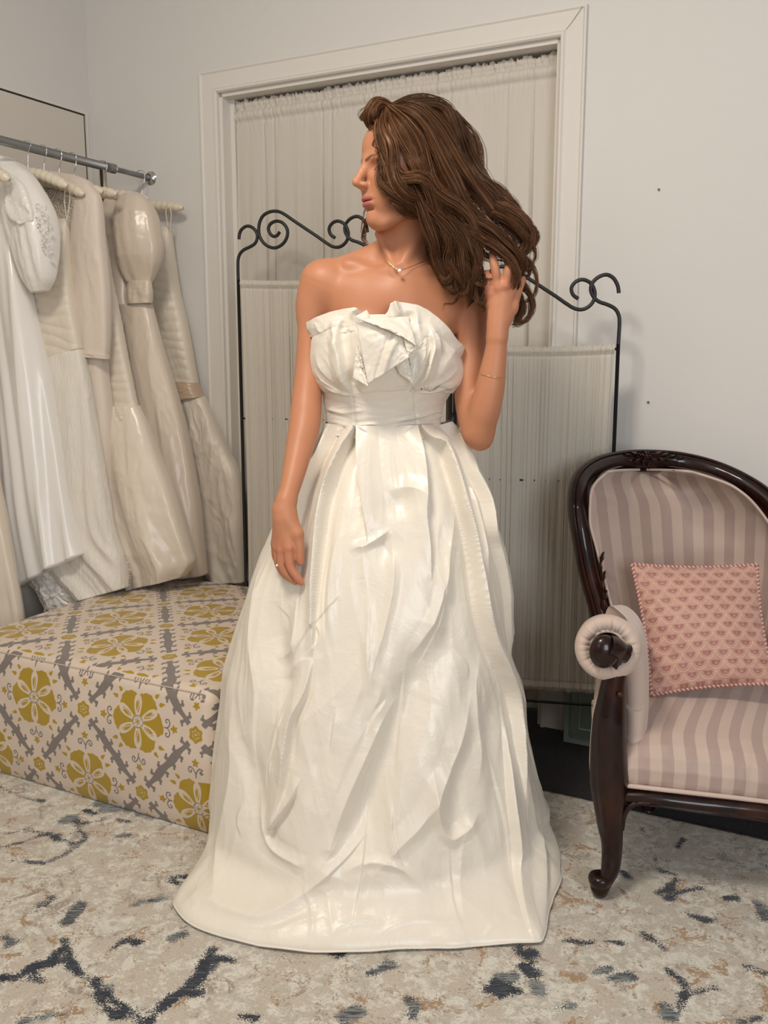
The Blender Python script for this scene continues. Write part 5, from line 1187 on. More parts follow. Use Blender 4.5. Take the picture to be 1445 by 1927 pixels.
SK = [  # kind, height m, width px, edge px, points, taper
 ('L', .020, 26, 1.6, [(637,814),(614,862),(590,905),(574,945),(566,985),(560,1020)], [1,1,1,.7,0]),
 ('L', .024, 32, 1.6, [(671,818),(645,868),(624,925),(608,1000),(598,1090),(591,1180),(587,1255)], [.8,1,1,1,.9,.5,0]),
 ('R', .016, 40, 1.6, [(672,818),(675,880),(682,950),(688,1000),(692,1040)], [1,1,.9,.6,0]),
 ('L', .017, 40, 1.6, [(783,812),(793,870),(799,930),(799,985),(806,1040),(810,1110)], [1,1,1,.7,.5,0]),
 ('R', .024, 28, 1.6, [(784,812),(806,840),(828,852),(846,900),(862,955),(880,1020),(892,1085),(902,1160),(918,1225),(938,1275),(958,1330),(970,1420),(984,1520)], [.8,1,1,1,1,.9,.7,.5,0]),
 ('R', .016, 22, 1.6, [(822,800),(850,830),(868,862),(884,905),(905,955),(915,1010),(930,1050),(948,1120),(960,1210),(968,1290)], [1,1,1,.8,.6,.4,0]),
 ('R', .010, 26, 3, [(884,905),(893,960),(900,1010),(905,1062),(918,1100)], [0,.7,1,.8,0]),
 ('V', .024, 38, 0, [(815,1190),(795,1260),(775,1320),(757,1375),(735,1440),(700,1520),(665,1590),(625,1660)], [0,.6,.9,1,1,1,.7,0]),
 ('A', .010, 22, 0, [(751,1331),(720,1379),(683,1458),(650,1530),(620,1613)], [0,.8,1,1,.6]),
 ('A', .010, 30, 0, [(890,1300),(868,1400),(840,1480),(800,1560),(745,1620),(690,1680)], [0,.6,.9,.8,.6,0]),
 ('L', .014, 34, 4, [(587,1255),(572,1320),(551,1368),(541,1431),(528,1510),(507,1573)], [.0,.7,1,1,.6,0]),
 ('L', .010, 22, 3, [(564,1480),(548,1520),(509,1574)], [0,1,.8]),
 ('V', .014, 20, 0, [(455,1400),(476,1480),(486,1560),(505,1606),(545,1634)], [0,.7,1,1,.3]),
 ('A', .012, 22, 0, [(478,1495),(492,1584),(515,1615),(562,1639)], [0,.7,1,.5]),
 ('A', .008, 18, 0, [(587,1258),(560,1262),(530,1300)], [0,.5,0]),
 ('A', .013, 34, 0, [(367,1702),(404,1712),(450,1732),(493,1738),(540,1716),(580,1690),(615,1660),(650,1618)], [.9,1,1,1,.9,.7,.5,0]),
 ('V', .010, 16, 0, [(372,1728),(430,1748),(500,1758),(560,1735),(610,1690)], [.6,1,1,.8,0]),
 ('A', .007, 12, 0, [(400,1752),(450,1765),(515,1766),(560,1748),(618,1737)], [0,.7,1,.8,0]),
 ('R', .011, 26, 3, [(945,1330),(952,1440),(960,1560),(972,1668),(998,1768)], [0,.6,1,1,.8]),
 ('A', .012, 20, 0, [(990,1400),(1004,1500),(1014,1600),(1022,1700),(1024,1765)], [0,.5,.8,1,1]),
 ('V', .014, 10, 0, [(1020,1560),(1032,1640),(1038,1700)], [.3,1,1]),
 ('A', .009, 20, 0, [(814,1460),(822,1540),(838,1585),(857,1597),(885,1575),(909,1540)], [0,.7,1,1,.7,0]),
 ('V', .008, 22, 0, [(850,1420),(862,1500),(860,1570)], [0,.8,1]),
 ('A', .007, 16, 0, [(657,1053),(672,1045),(688,1042),(712,1028),(737,1010)], [0,.8,1,1,0]),
 ('V', .008, 26, 0, [(690,1065),(720,1050),(750,1020)], [0,1,0]),
 ('A', .007, 26, 0, [(728,940),(770,932),(800,948)], [0,1,.4]),
 ('V', .008, 22, 0, [(700,975),(745,965),(790,968)], [0,1,0]),
 ('A', .008, 18, 0, [(735,1010),(740,1100),(725,1190),(705,1260),(690,1330)], [0,.7,.8,.6,0]),
 ('A', .008, 18, 0, [(640,1000),(625,1080),(618,1150),(622,1240)], [0,.8,.6,0]),
 ('A', .009, 20, 0, [(862,965),(845,1040),(835,1110),(815,1180),(770,1260)], [0,.8,1,.6,0]),
 ('V', .010, 26, 0, [(865,1060),(850,1150),(840,1240),(820,1330)], [0,.8,.8,0]),
 ('A', .010, 24, 0, [(500,1040),(488,1130),(476,1230),(480,1320),(470,1400)], [0,.8,.8,.6,0]),
 ('V', .012, 24, 0, [(530,1130),(520,1220),(530,1300),(520,1380)], [0,.8,1,0]),
 ('A', .010, 22, 0, [(560,1120),(556,1190),(545,1240),(510,1260)], [0,.7,.9,0]),
 ('A', .009, 20, 0, [(430,1330),(440,1430),(432,1520),(415,1600),(405,1700)], [0,.8,.8,.8,.6]),
 ('A', .008, 16, 0, [(640,1660),(700,1640),(760,1655),(800,1700)], [0,.6,.6,0]),
 ('A', .006, 12, 0, [(700,1785),(745,1755),(790,1745),(850,1752),(905,1730)], [0,.8,1,.8,0]),
 ('A', .006, 12, 0, [(905,1790),(930,1755),(965,1740),(985,1760)], [0,.8,.8,0]),
 ('A', .006, 14, 0, [(620,1790),(640,1758),(690,1748),(735,1765)], [0,.8,.8,0]),
 ('A', .008, 16, 0, [(1000,1480),(1020,1560),(1030,1640)], [0,.8,.6]),
 ('A', .007, 16, 0, [(905,1240),(893,1330),(905,1430),(900,1500)], [0,.7,.7,0]),
 ('V', .008, 16, 0, [(930,1290),(925,1400),(935,1500),(925,1600)], [0,.8,.8,0]),
 ('A', .007, 16, 0, [(700,1120),(690,1220),(696,1330)], [0,.7,0]),
]
rs = np.random.RandomState(21)
for i in range(64):      # the small crisp creases of taffeta
    y0 = 900 + 840*rs.rand()**.8; hw = np.interp(y0, [810, 1100, 1700], [95, 220, 310]); x0 = 715 + hw*(2*rs.rand()-1)
    L_ = 60 + 190*rs.rand(); an = math.atan2((x0-722), 1500)*1.0 + rs.randn()*(.16 if rs.rand() < .85 else .6); bend = rs.randn()*12
    p = [(x0, y0), (x0 + L_*.5*math.sin(an) + bend, y0 + L_*.5*math.cos(an)), (x0 + L_*math.sin(an), y0 + L_*math.cos(an))]
    SK.append((('A', 'V', 'A', 'R', 'L')[i % 5], .0010 + .0024*rs.rand(), 9 + 16*rs.rand(), 4, p, [0, 1, .8, 0]))
d = sculpt(P, N, SK, 1.5)
arc = thw*.42
low = smooth(.95, .45, z_)
cr1 = crumple(arc*3.0 + 2.0, z_*1.7, 1.0, 2)*.011*low*(.4+.6*smooth(.9, .2, z_))
cr2 = crumple(arc*10 + z_*2, z_*4.5 + arc*2, 5.0, 2)*.0022*smooth(.97, .85, z_)
swirl = noise(arc*3.0, z_*1.4, 7.0)*.011*low
gather = .004*np.sin(thw*9)*smooth(1.0, .8, z_)*low + np.where(s_ > .1, .010*np.sin(thw*14)*smooth(0, .3, s_), 0)*low
hemk = smooth(0, .03, z_)
tot = (d + cr1 + cr2 + swirl + gather)
tot = tot*(.10 + .90*smooth(0.0, .06, z_)) + 0
Nh = N.copy(); Nh[..., 2] *= .35
P = P + Nh*tot[..., None]
P[..., 2] = np.maximum(P[..., 2], .0) + .0175 + .006*np.abs(noise(arc*9, 0*arc, 3))*smooth(.03, 0, z_)
P[..., 2] += .022*np.exp(-((z_-.05)/.03)**2)*0
skV = P.reshape(-1, 3); skF = quads(len(th), len(vv_), True, False)
if flip < 0: skF = skF[:, ::-1]
gown = empty('gown', (0, 0, 0)); gown.parent = person; gown.location = (0, 0, 0)
# rolled hem and inside turned back
obj('skirt', skV, skF, M_TAF, gown, True)
hl = P[:, -1, :]; obj('hem', *tube(np.vstack([hl[::2], hl[:1]]) + [0, 0, .0005], .0022, 6, False), M_TAF, gown)

# ---- bodice
TOP = [(588,619),(592,612),(600,606),(615,599),(640,589),(665,584),(682,582),(688,586),(694,596),(705,598),(732,598),(737,590),(740,575),(748,572),(765,574),(785,578),(800,587),(815,602),(832,622),(848,645),(860,656)]
BL = px_profile([(587,618),(595,650),(603,690),(608,718),(612,748),(618,785),(622,812)])
BR_ = px_profile([(862,652),(861,680),(856,705),(846,735),(836,752),(828,772),(826,788),(828,812)])
def ring_surface(ztop_fn, zbot, nth, nv, extra=0.0, power=1.0):
    th = np.linspace(-math.pi, math.pi, nth, endpoint=False); v = np.linspace(0, 1, nv); T, Vq = np.meshgrid(th, v, indexing='ij')
    c, s = np.cos(T), np.sin(T)
    xx0 = sinterp(np.full(T.shape, 1.10), BL)*(1-(c+1)/2) + sinterp(np.full(T.shape, 1.10), BR_)*(c+1)/2
    zt = ztop_fn(T, xx0); z = zbot + (zt - zbot)*Vq
    L, Rr = sinterp(z, BL), sinterp(z, BR_)
    extra = extra + .006*np.exp(-((c-.8)/.35)**2)*(z > 1.08)*(s < .3)
    f = sinterp(z, [(.95, .084), (1.0, .080), (1.04, .088), (1.075, .108), (1.12, .126), (1.17, .128), (1.22, .112), (1.26, .104)]); b = sinterp(z, [(.95, .086), (1.1, .095), (1.25, .092)])
    X = (L+Rr)/2 + ((Rr-L)/2 + extra)*c; Y = BY + .006 + np.where(s < 0, (f+extra)*s, (b+extra)*s)
    return T, Vq, np.stack([X, Y, z], -1)
topx = np.array([PY(x, y, 1.86)[0] for x, y in TOP]); topz = np.array([PY(x, y, 1.86 + .0)[2] for x, y in TOP])
def ztop(T, x):
    back = 1.150; zf = np.interp(x, topx, topz); w = smooth(.0, .35, np.sin(T)); return zf*(1-w) + back*w
zseam = PY(720, 742, 1.87)[2]
def nrm(P, c0):
    du = np.gradient(P, axis=0); dv = np.gradient(P, axis=1); N = np.cross(du, dv); N /= np.linalg.norm(N, axis=2)[..., None] + 1e-12
    return N*np.sign(np.sum(N*(P-c0), -1).mean())
# midriff
T, Vq, P = ring_surface(lambda T, x: np.full(T.shape, zseam+.03), ZW-.004, 420, 90)
P[..., 2] += (Vq < .5)*0 - .010*np.exp(-((P[..., 0]-.02)/.07)**2)*(1-Vq)*np.where(np.sin(T) < 0, 1, 0)
N = nrm(P, np.array([0, BY, 1.03]))
MD = [('A', .0035, 7, 0, [(622,790),(660,800),(720,796),(780,785),(826,772)], [0,.8,1,1,.6]), ('A', .003, 6, 0, [(640,805),(700,812),(760,800),(820,795)], [0,1,1,.6]), ('V', .002, 3, 0, [(666,745),(668,780),(671,818)], [1,1,1]),
      ('V', .002, 3, 0, [(779,738),(780,770),(783,812)], [1,1,1]), ('A', .003, 8, 0, [(790,790),(812,788),(828,780)], [0,1,1]), ('A', .003, 8, 0, [(625,770),(650,776),(690,770)], [1,1,0]), ('A', .0025, 8, 0, [(690,752),(720,760),(760,752)], [0,1,0])]
x_ = T*.11
P = P + N*(sculpt(P, N, MD) + crumple(x_*9, P[..., 2]*34, 3.0, 3)*.0016 + .0045)[..., None]
obj('midriff', P.reshape(-1, 3), quads(T.shape[0], T.shape[1], True, False), M_TAF, gown, True)
wl = P[:, 0, :]; obj('waist_seam', *tube(np.vstack([wl[::4], wl[:1]]), .0016, 6, False), M_TAF, gown)
# bust
T, Vq, P = ring_surface(ztop, zseam-.004, 620, 220, .004)
seam_dip = -.006*np.exp(-((P[..., 0]+.06)/.03)**2) 
N = nrm(P, np.array([0, BY, 1.12])); fr = smooth(.1, -.3, np.sin(T))
puff = .018*np.sin(np.clip(Vq*1.25, 0, 1)*math.pi)**.7*fr + .010*smooth(.6, 1, Vq)*fr
tuck = -.010*np.exp(-Vq/.04)*fr
BD = [('L', .016, 20, 2.5, [(645,612),(642,625),(648,660),(655,700),(664,742)], [.5,1,1,1,.5]), ('A', .008, 10, 0, [(648,600),(634,618),(640,632)], [0,1,0]),
      ('V', .010, 9, 0, [(656,625),(660,660),(663,700),(668,735)], [.6,1,1,.6]), ('A', .006, 9, 0, [(607,690),(622,716),(645,735),(664,743)], [0,1,1,.8]), ('A', .006, 8, 0, [(609,712),(630,732),(662,744)], [0,1,1]), ('V', .005, 6, 0, [(612,705),(635,726),(664,741)], [0,1,1]),
      ('A', .005, 10, 0, [(604,650),(618,690),(640,720)], [0,1,0]), ('R', .014, 18, 2.5, [(806,632),(808,650),(802,675),(794,700),(777,724)], [.4,1,1,1,.6]), ('A', .006, 9, 0, [(853,688),(825,712),(790,730)], [0,1,1]), ('A', .006, 8, 0, [(848,715),(820,730),(785,738)], [0,1,1]), ('V', .006, 6, 0, [(850,702),(822,721),(785,734)], [0,1,1]),
      ('A', .010, 10, 0, [(742,574),(752,598),(770,612)], [1,1,0]), ('V', .008, 8, 0, [(735,598),(748,606),(768,600)], [0,1,1]), ('A', .006, 10, 0, [(780,580),(783,610),(788,640)], [0,1,0]), ('A', .007, 12, 0, [(800,600),(818,640),(822,680)], [0,1,0]),
      ('A', .008, 9, 0, [(684,583),(668,590),(662,605)], [1,1,0]), ('V', .006, 7, 0, [(690,592),(676,596),(668,600)], [1,1,0]), ('A', .005, 9, 0, [(625,600),(640,640),(638,690)], [0,1,0]), ('A', .006, 9, 0, [(600,612),(612,625),(640,600)], [.4,1,0])]
P = P + N*(puff + tuck + sculpt(P, N, BD) + (crumple(T*1.3, P[..., 2]*8, 2.0, 2)*.0034)*fr)[..., None]
topring = np.exp(-(1-Vq)/.02)
P[..., 2] += .002*topring
F = quads(T.shape[0], T.shape[1], True, False)
# lining: turn the top edge over and inside
inn = P[:, -1:, :] - N[:, -1:, :]*np.array([.004, .007, .008])[None, :, None]; inn[:, 1, 2] -= .006; inn[:, 2, 2] -= .03
P2 = np.concatenate([P, inn], 1)
obj('bust', P2.reshape(-1, 3), quads(P2.shape[0], P2.shape[1], True, False), M_TAF, gown, True)
# folded bow
def patch(name, c, bul=.006, n=46, seed=1.0, cr=.0016, edge=None, thick=.0022):
    """four corners (px, py, Y): top left, top right, bottom right, bottom left"""
    C = [PY(*q) for q in c]; a = np.linspace(0, 1, n); A, B = np.meshgrid(a, a, indexing='ij')
    P = (C[0][None, None]*(1-A)[..., None] + C[1]*A[..., None])*(1-B)[..., None] + (C[3]*(1-A)[..., None] + C[2]*A[..., None])*B[..., None]
    nn = np.cross(C[1]-C[0], C[3]-C[0]); nn /= np.linalg.norm(nn); nn = nn if nn[1] < 0 else -nn
    h = bul*np.sin(A*math.pi)*np.sin(B*math.pi) + cr*crumple(A*2.2, B*2.2, seed, 3)
    if edge: h = h + edge(A, B)
    P = P + nn*h[..., None]
    return P, nn
def addpatch(name, *a, thick=.0024, **k):
    P, nn = patch(name, *a, **k); du = np.gradient(P, axis=0); dv = np.gradient(P, axis=1); s = np.sign(np.sum(np.cross(du, dv)*nn, -1).mean())
    if s < 0: P = P[::-1]
    return P
bow = MB()
def put(P, thick=.0024):
    nu, nv, _ = P.shape; du = np.gradient(P, axis=0); dv = np.gradient(P, axis=1); n = np.cross(du, dv); n /= np.linalg.norm(n, axis=2)[..., None] + 1e-12
    Q = P - n*thick; m = nu*nv; F0 = quads(nu, nv)
    ring = [i*nv for i in range(nu)] + [(nu-1)*nv + j for j in range(1, nv)] + [i*nv + nv-1 for i in range(nu-2, -1, -1)] + [j for j in range(nv-2, 0, -1)]
    ring = np.array(ring); r2 = np.roll(ring, -1)
    return np.vstack([P.reshape(-1, 3), Q.reshape(-1, 3)]), np.vstack([F0, F0[:, ::-1]+m, np.stack([ring, ring+m, r2+m, r2], 1)])
BOW = [
 ('flap', [(668,600,1.812),(772,598,1.822),(770,672,1.800),(692,723,1.816)], dict(bul=.010, seed=2.2, cr=.003, edge=lambda A, B: .006*np.exp(-((A*.8+B*.5-.78)/.10)**2) - .005*np.exp(-((A*.8+B*.5-.66)/.05)**2))),
 ('overfold', [(669,599,1.806),(769,596,1.812),(783,653,1.792),(734,622,1.794)], dict(bul=.005, seed=5.2, cr=.002, edge=lambda A, B: .005*B*B)),
 ('tip', [(760,640,1.796),(777,642,1.798),(785,655,1.798),(768,668,1.794)], dict(bul=.003, seed=7.2, cr=.0015)),
 ('tuck', [(671,645,1.822),(682,690,1.820),(693,727,1.816),(664,711,1.826)], dict(bul=-.003, seed=8.1, cr=.002)),
 ('tail', [(742,684,1.816),(768,672,1.812),(778,723,1.828),(752,703,1.822)], dict(bul=.004, seed=9.5, cr=.002)),
 ('loop', [(770,665,1.824),(802,636,1.832),(800,672,1.826),(776,722,1.832)], dict(bul=-.006, seed=3.9, cr=.002)),
 ('corner', [(668,596,1.822),(690,583,1.832),(697,596,1.826),(690,602,1.816)], dict(bul=.002, seed=4.1, cr=.001)),
]
flapo = None
for nme, c, kw in BOW:
    V, F = put(addpatch(nme, c, **kw)); obj('bow_' + nme, V, F, M_TAF, gown, True)
# ---- jewellery
M_GOLD = simple('gold', (.75, .52, .22, 1), .25, metal=1.0); M_PEARL = simple('pearl', (.9, .87, .82, 1), .18, spec=.7)
nk = empty('necklace', (0, 0, 0)); nk.parent = person
ch = spline([PY(712, 455, 1.94), PY(718, 474, 1.922), PY(730, 492, 1.906), PY(742, 503, 1.898), PY(752, 508, 1.894), PY(765, 505, 1.898), PY(785, 497, 1.910), PY(806, 488, 1.925), PY(822, 482, 1.945)], 60)
obj('chain', *tube(ch, .0006, 5), M_GOLD, nk); obj('pearl', *sphere(PY(752, 509.5, 1.888), .0042, 14, 10), M_PEARL, nk)
def ringloop(c, ax, r, rad):
    ax = np.asarray(ax, float); ax /= np.linalg.norm(ax); u = np.cross(ax, [0, 1, 0]); u /= np.linalg.norm(u); w = np.cross(ax, u)
    return tube([c + u*math.cos(a)*r + w*math.sin(a)*r for a in np.linspace(0, 2*math.pi, 33)], rad, 6, False)
rg_ = empty('ring', (0, 0, 0)); rg_.parent = person
obj('band', *ringloop(PY(530, 1062, 1.797), PY(531, 1034, 1.795)-PY(531, 1066, 1.795), .0096, .0008), M_GOLD, rg_); obj('stone', *sphere(PY(521, 1064, 1.790), .0026, 10, 6), M_PEARL, rg_)
br = empty('bracelet', (0, 0, 0)); br.parent = person
obj('chain', *ringloop(PY(927, 706, 1.869), PY(927, 700, 1.87)-PY(933, 660, 1.865), .0275, .0006), M_GOLD, br)
# ------------------------------------------------------------------ hair: solid wavy locks plus strands, combed along guide curves
t = NT('brown_hair'); rn = t.attr('rnd').outputs['Fac']; al = t.attr('along').outputs['Fac']
c = t.mix(rn, (.038, .015, .0075, 1), (.19, .080, .035, 1)); c = t.mix(t.math('MULTIPLY', t.ramp(rn, .80, 1.0), .8), c, (.38, .19, .09, 1))
c = t.mix(t.math('MULTIPLY', al, .30), c, (.16, .070, .032, 1))
t.set(col=c, rough=.38, spec=.45, aniso=.3); t.b.inputs['Specular Tint'].default_value = (1.0, .72, .50, 1); M_HAIR = t.m
hairE = empty('hair', (0, 0, 0)); hairE.parent = person
HR_ = np.random.RandomState(11)
SV, SF, SA, SL_, sn = [], [], [], [], 0
CV, CF, CA, cn = [], [], [], 0
def lock(pts, r, n=60, m=34, wave=.0, seed=0, sr=.00042, core=.52, twist=.6, tone=0.0):
    """pts (px, py, Y); r: radii along; n strands"""
    global sn, cn
    C = spline([PY(*p) for p in pts], m); T, N, B = frames(C); tt = np.linspace(0, 1, m)
    R = np.interp(tt, np.linspace(0, 1, len(r)), r)
    rs = np.random.RandomState(seed + 100)
    ph = rs.rand()*6.28; C = C + N*(wave*np.sin(tt*15+ph)*tt**1.2)[:, None] + B*(wave*np.cos(tt*13+ph*2)*tt**1.2)[:, None]
    a = rs.rand(n)*2*math.pi; q = np.sqrt(rs.rand(n))*1.0; q[: n//2] = .72 + .34*rs.rand(n//2)
    tw = twist*(rs.rand(n)-.3)*2; ends = .80 + .2*rs.rand(n)**.5; jit = rs.randn(n, 2)*.10
    tloc = tt[None, :]*ends[:, None]
    idx = tloc*(m-1); i0 = np.clip(idx.astype(int), 0, m-2); f = (idx - i0)[..., None]
    Ci = C[i0]*(1-f) + C[i0+1]*f; Ni = N[i0]*(1-f) + N[i0+1]*f; Bi = B[i0]*(1-f) + B[i0+1]*f; Ri = R[i0]*(1-f[..., 0]) + R[i0+1]*f[..., 0]
    ang = a[:, None] + tw[:, None]*tloc*2
    fly = 1 + (rs.rand(n)[:, None] < .08)*tloc*1.3*rs.rand(n)[:, None]
    w1_ = .0026*tloc*np.sin(tloc*(8+8*rs.rand(n)[:, None]) + rs.rand(n)[:, None]*6)
    P = Ci + Ni*((np.cos(ang)*q[:, None]*fly + jit[:, :1]*tloc)*Ri + w1_)[..., None] + Bi*((np.sin(ang)*q[:, None]*fly + jit[:, 1:]*tloc)*Ri + w1_)[..., None]
    # 3-sided strand mesh
    k = 3; th = np.arange(k)*2*math.pi/k; rad = sr*(1-.55*tt**3)*(1+.3*rs.rand(n)[:, None])
    V = P[:, :, None] + Ni[:, :, None]*(np.cos(th)[None, None, :, None]*rad[..., None, None]) + Bi[:, :, None]*(np.sin(th)[None, None, :, None]*rad[..., None, None])
    SV.append(V.reshape(-1, 3)); base = (np.arange(n)*m*k)[:, None, None]; ii = (np.arange(m-1)*k)[None, :, None]; jj = np.arange(k)[None, None, :]; j2 = (np.arange(k)+1) % k
    F = np.stack([base+ii+jj, base+ii+j2[None, None, :], base+ii+k+j2[None, None, :], base+ii+k+jj], -1).reshape(-1, 4)
    SF.append(F + sn); sn += n*m*k
    rv = np.clip(rs.rand(n)**1.5*.85 + tone + (rs.rand(n) < .05)*.5, 0, 1); SA.append(np.repeat(rv, m*k)); SL_.append(np.tile(np.repeat(tt**2, k), n))
    if core > 0:
        ks = 18; th = np.linspace(0, 2*math.pi, ks, endpoint=False)
        g = 1 + .10*np.sin(th*5+ph)[None] + .08*np.sin(th*9+ph*3 + tt[:, None]*3)
        rr_ = (R*core)[:, None]*g*np.where(tt > .96, .3, 1)[:, None]
        V = C[:, None] + N[:, None]*(np.cos(th)[None]*rr_)[..., None] + B[:, None]*(np.sin(th)[None]*rr_)[..., None]
        CV.append(V.reshape(-1, 3)); CF.append(quads(m, ks, False, True) + cn); cn += m*ks
        CA.append((np.clip(.18 + tone + .18*np.sin(th*5+ph)[None] + 0*tt[:, None], 0, 1)).ravel())
G = []
def fan(pts, r, n, layers=1, dy=.03, spread=5, wave=.013, tone=0.0, core=.52, copies=1, rs=[0]):
    for l in range(layers):
        for c_ in range(copies):
            rs[0] += 1; q = np.random.RandomState(rs[0]); m_ = len(pts)
            pp = [(x + q.randn()*spread*min(1, i/2) , y + q.randn()*spread*min(1, i/2), Y + l*dy + q.randn()*.003) for i, (x, y, Y) in enumerate(pts)]
            lock(pp, r, n, 34, wave, rs[0], core=core, tone=tone - .04*l)
# crown and back sweep: from the parting over the head, down to the gathered ends by the hand
fan([(738,201,1.935),(775,193,1.93),(825,206,1.93),(862,245,1.93),(882,295,1.93),(903,340,1.925),(938,378,1.92),(975,405,1.915),(996,432,1.91)], [.008,.014,.015,.015,.014,.012,.009,.004], 70, 3, .022, 4)
fan([(736,202,1.915),(775,203,1.895),(815,225,1.885),(848,265,1.885),(870,315,1.885),(893,362,1.885),(928,402,1.885),(968,425,1.89),(990,455,1.895),(976,482,1.90)], [.008,.014,.016,.016,.015,.013,.010,.005], 80, 3, .026, 4)
fan([(734,203,1.900),(768,215,1.872),(800,246,1.857),(828,292,1.852),(850,340,1.852),(876,388,1.855),(912,424,1.862),(950,446,1.872),(972,474,1.880),(968,500,1.885)], [.008,.014,.016,.017,.016,.014,.011,.005], 90, 3, .028, 4, tone=.04)
fan([(732,204,1.892),(758,228,1.862),(784,266,1.845),(806,310,1.838),(828,355,1.838),(856,400,1.842),(890,436,1.850),(922,462,1.862),(945,488,1.868)], [.008,.013,.015,.016,.016,.014,.011,.006], 90, 3, .028, 4)
fan([(729,205,1.888),(748,238,1.856),(768,282,1.840),(790,326,1.832),(815,366,1.832),(842,408,1.836),(868,448,1.842),(888,490,1.850),(900,530,1.860)], [.007,.012,.014,.015,.015,.013,.010,.005], 80, 3, .03, 4, tone=.02)
fan([(850,215,1.97),(880,260,1.97),(895,310,1.97),(915,352,1.965),(950,385,1.95),(985,412,1.94)], [.012,.018,.018,.015,.010,.004], 60, 2, .02, 4)
# face-framing sweep
fan([(724,206,1.888),(722,240,1.858),(732,284,1.842),(752,322,1.836),(784,346,1.832),(818,352,1.832),(838,342,1.836)], [.006,.010,.013,.014,.013,.010,.004], 85, 2, .02, 3, tone=.12)
fan([(720,206,1.890),(717,245,1.862),(722,292,1.848),(738,334,1.842),(768,362,1.838),(806,378,1.838),(842,380,1.842),(866,368,1.848)], [.006,.010,.012,.013,.013,.011,.008,.004], 85, 2, .02, 3, tone=.06)
fan([(716,210,1.892),(715,250,1.866),(718,300,1.856),(727,345,1.850),(750,376,1.846),(785,394,1.844),(825,404,1.846),(860,420,1.850)], [.005,.008,.010,.011,.012,.012,.010,.005], 85, 2, .02, 3)
fan([(718,262,1.864),(719,300,1.858),(722,332,1.856),(730,358,1.852),(744,378,1.850),(764,386,1.852)], [.003,.006,.0065,.006,.004,.0015], 45, 1, 0, 1)
fan([(712,240,1.866),(708,262,1.860),(707,285,1.858),(713,300,1.856)], [.002,.0016,.001,.0005], 8, 1, 0, 1, core=0)
# front roll above the forehead
fan([(738,206,1.905),(724,196,1.895),(708,194,1.888),(697,203,1.886),(693,219,1.886),(698,236,1.886),(708,246,1.880)], [.008,.010,.0105,.010,.009,.007,.004], 80, 2, .018, 1.2, .001, tone=.14)
fan([(736,207,1.893),(722,200,1.883),(711,203,1.878),(706,214,1.876),(709,227,1.874),(714,240,1.870),(716,258,1.866)], [.007,.007,.0075,.007,.006,.006,.004], 60, 1, 0, 1.2, .001, tone=.10)
fan([(726,196,1.935),(706,196,1.93),(694,206,1.93),(691,225,1.925),(694,243,1.92)], [.007,.010,.010,.008,.004], 50, 1, 0, 1)
# lengths hanging over the neck and shoulder
for (pts, n) in (
 ([(775,350,1.846),(790,385,1.842),(812,415,1.842),(822,450,1.846),(826,490,1.852),(840,525,1.856),(868,548,1.86)], 80),
 ([(800,380,1.842),(828,415,1.840),(842,450,1.842),(846,490,1.846),(858,520,1.85),(884,545,1.856),(908,570,1.862)], 80),
 ([(820,400,1.838),(850,430,1.838),(866,465,1.842),(872,500,1.846),(888,530,1.852),(902,552,1.86),(904,570,1.862)], 80),
 ([(840,410,1.836),(872,440,1.838),(890,474,1.844),(896,510,1.852),(893,545,1.858),(880,575,1.862)], 70),
 ([(790,400,1.90),(812,440,1.90),(824,490,1.90),(838,530,1.90),(862,552,1.905)], 60),
 ([(830,430,1.90),(856,470,1.90),(866,510,1.905),(884,540,1.91)], 60),
 ([(800,330,1.98),(815,400,1.99),(830,460,2.0),(845,520,2.01),(860,560,2.01)], 60)):
    fan(pts, [.009,.012,.013,.012,.010,.007,.0025], n, 2, .022, 4, .002)
fan([(838,500,1.85),(850,535,1.85),(852,560,1.85),(844,578,1.85),(833,588,1.85)], [.004,.003,.002,.001], 14, 1, 0, 1, core=0)
fan([(905,500,1.862),(912,530,1.866),(908,560,1.87),(898,585,1.872)], [.004,.004,.003,.001], 16, 1, 0, 1, core=0)
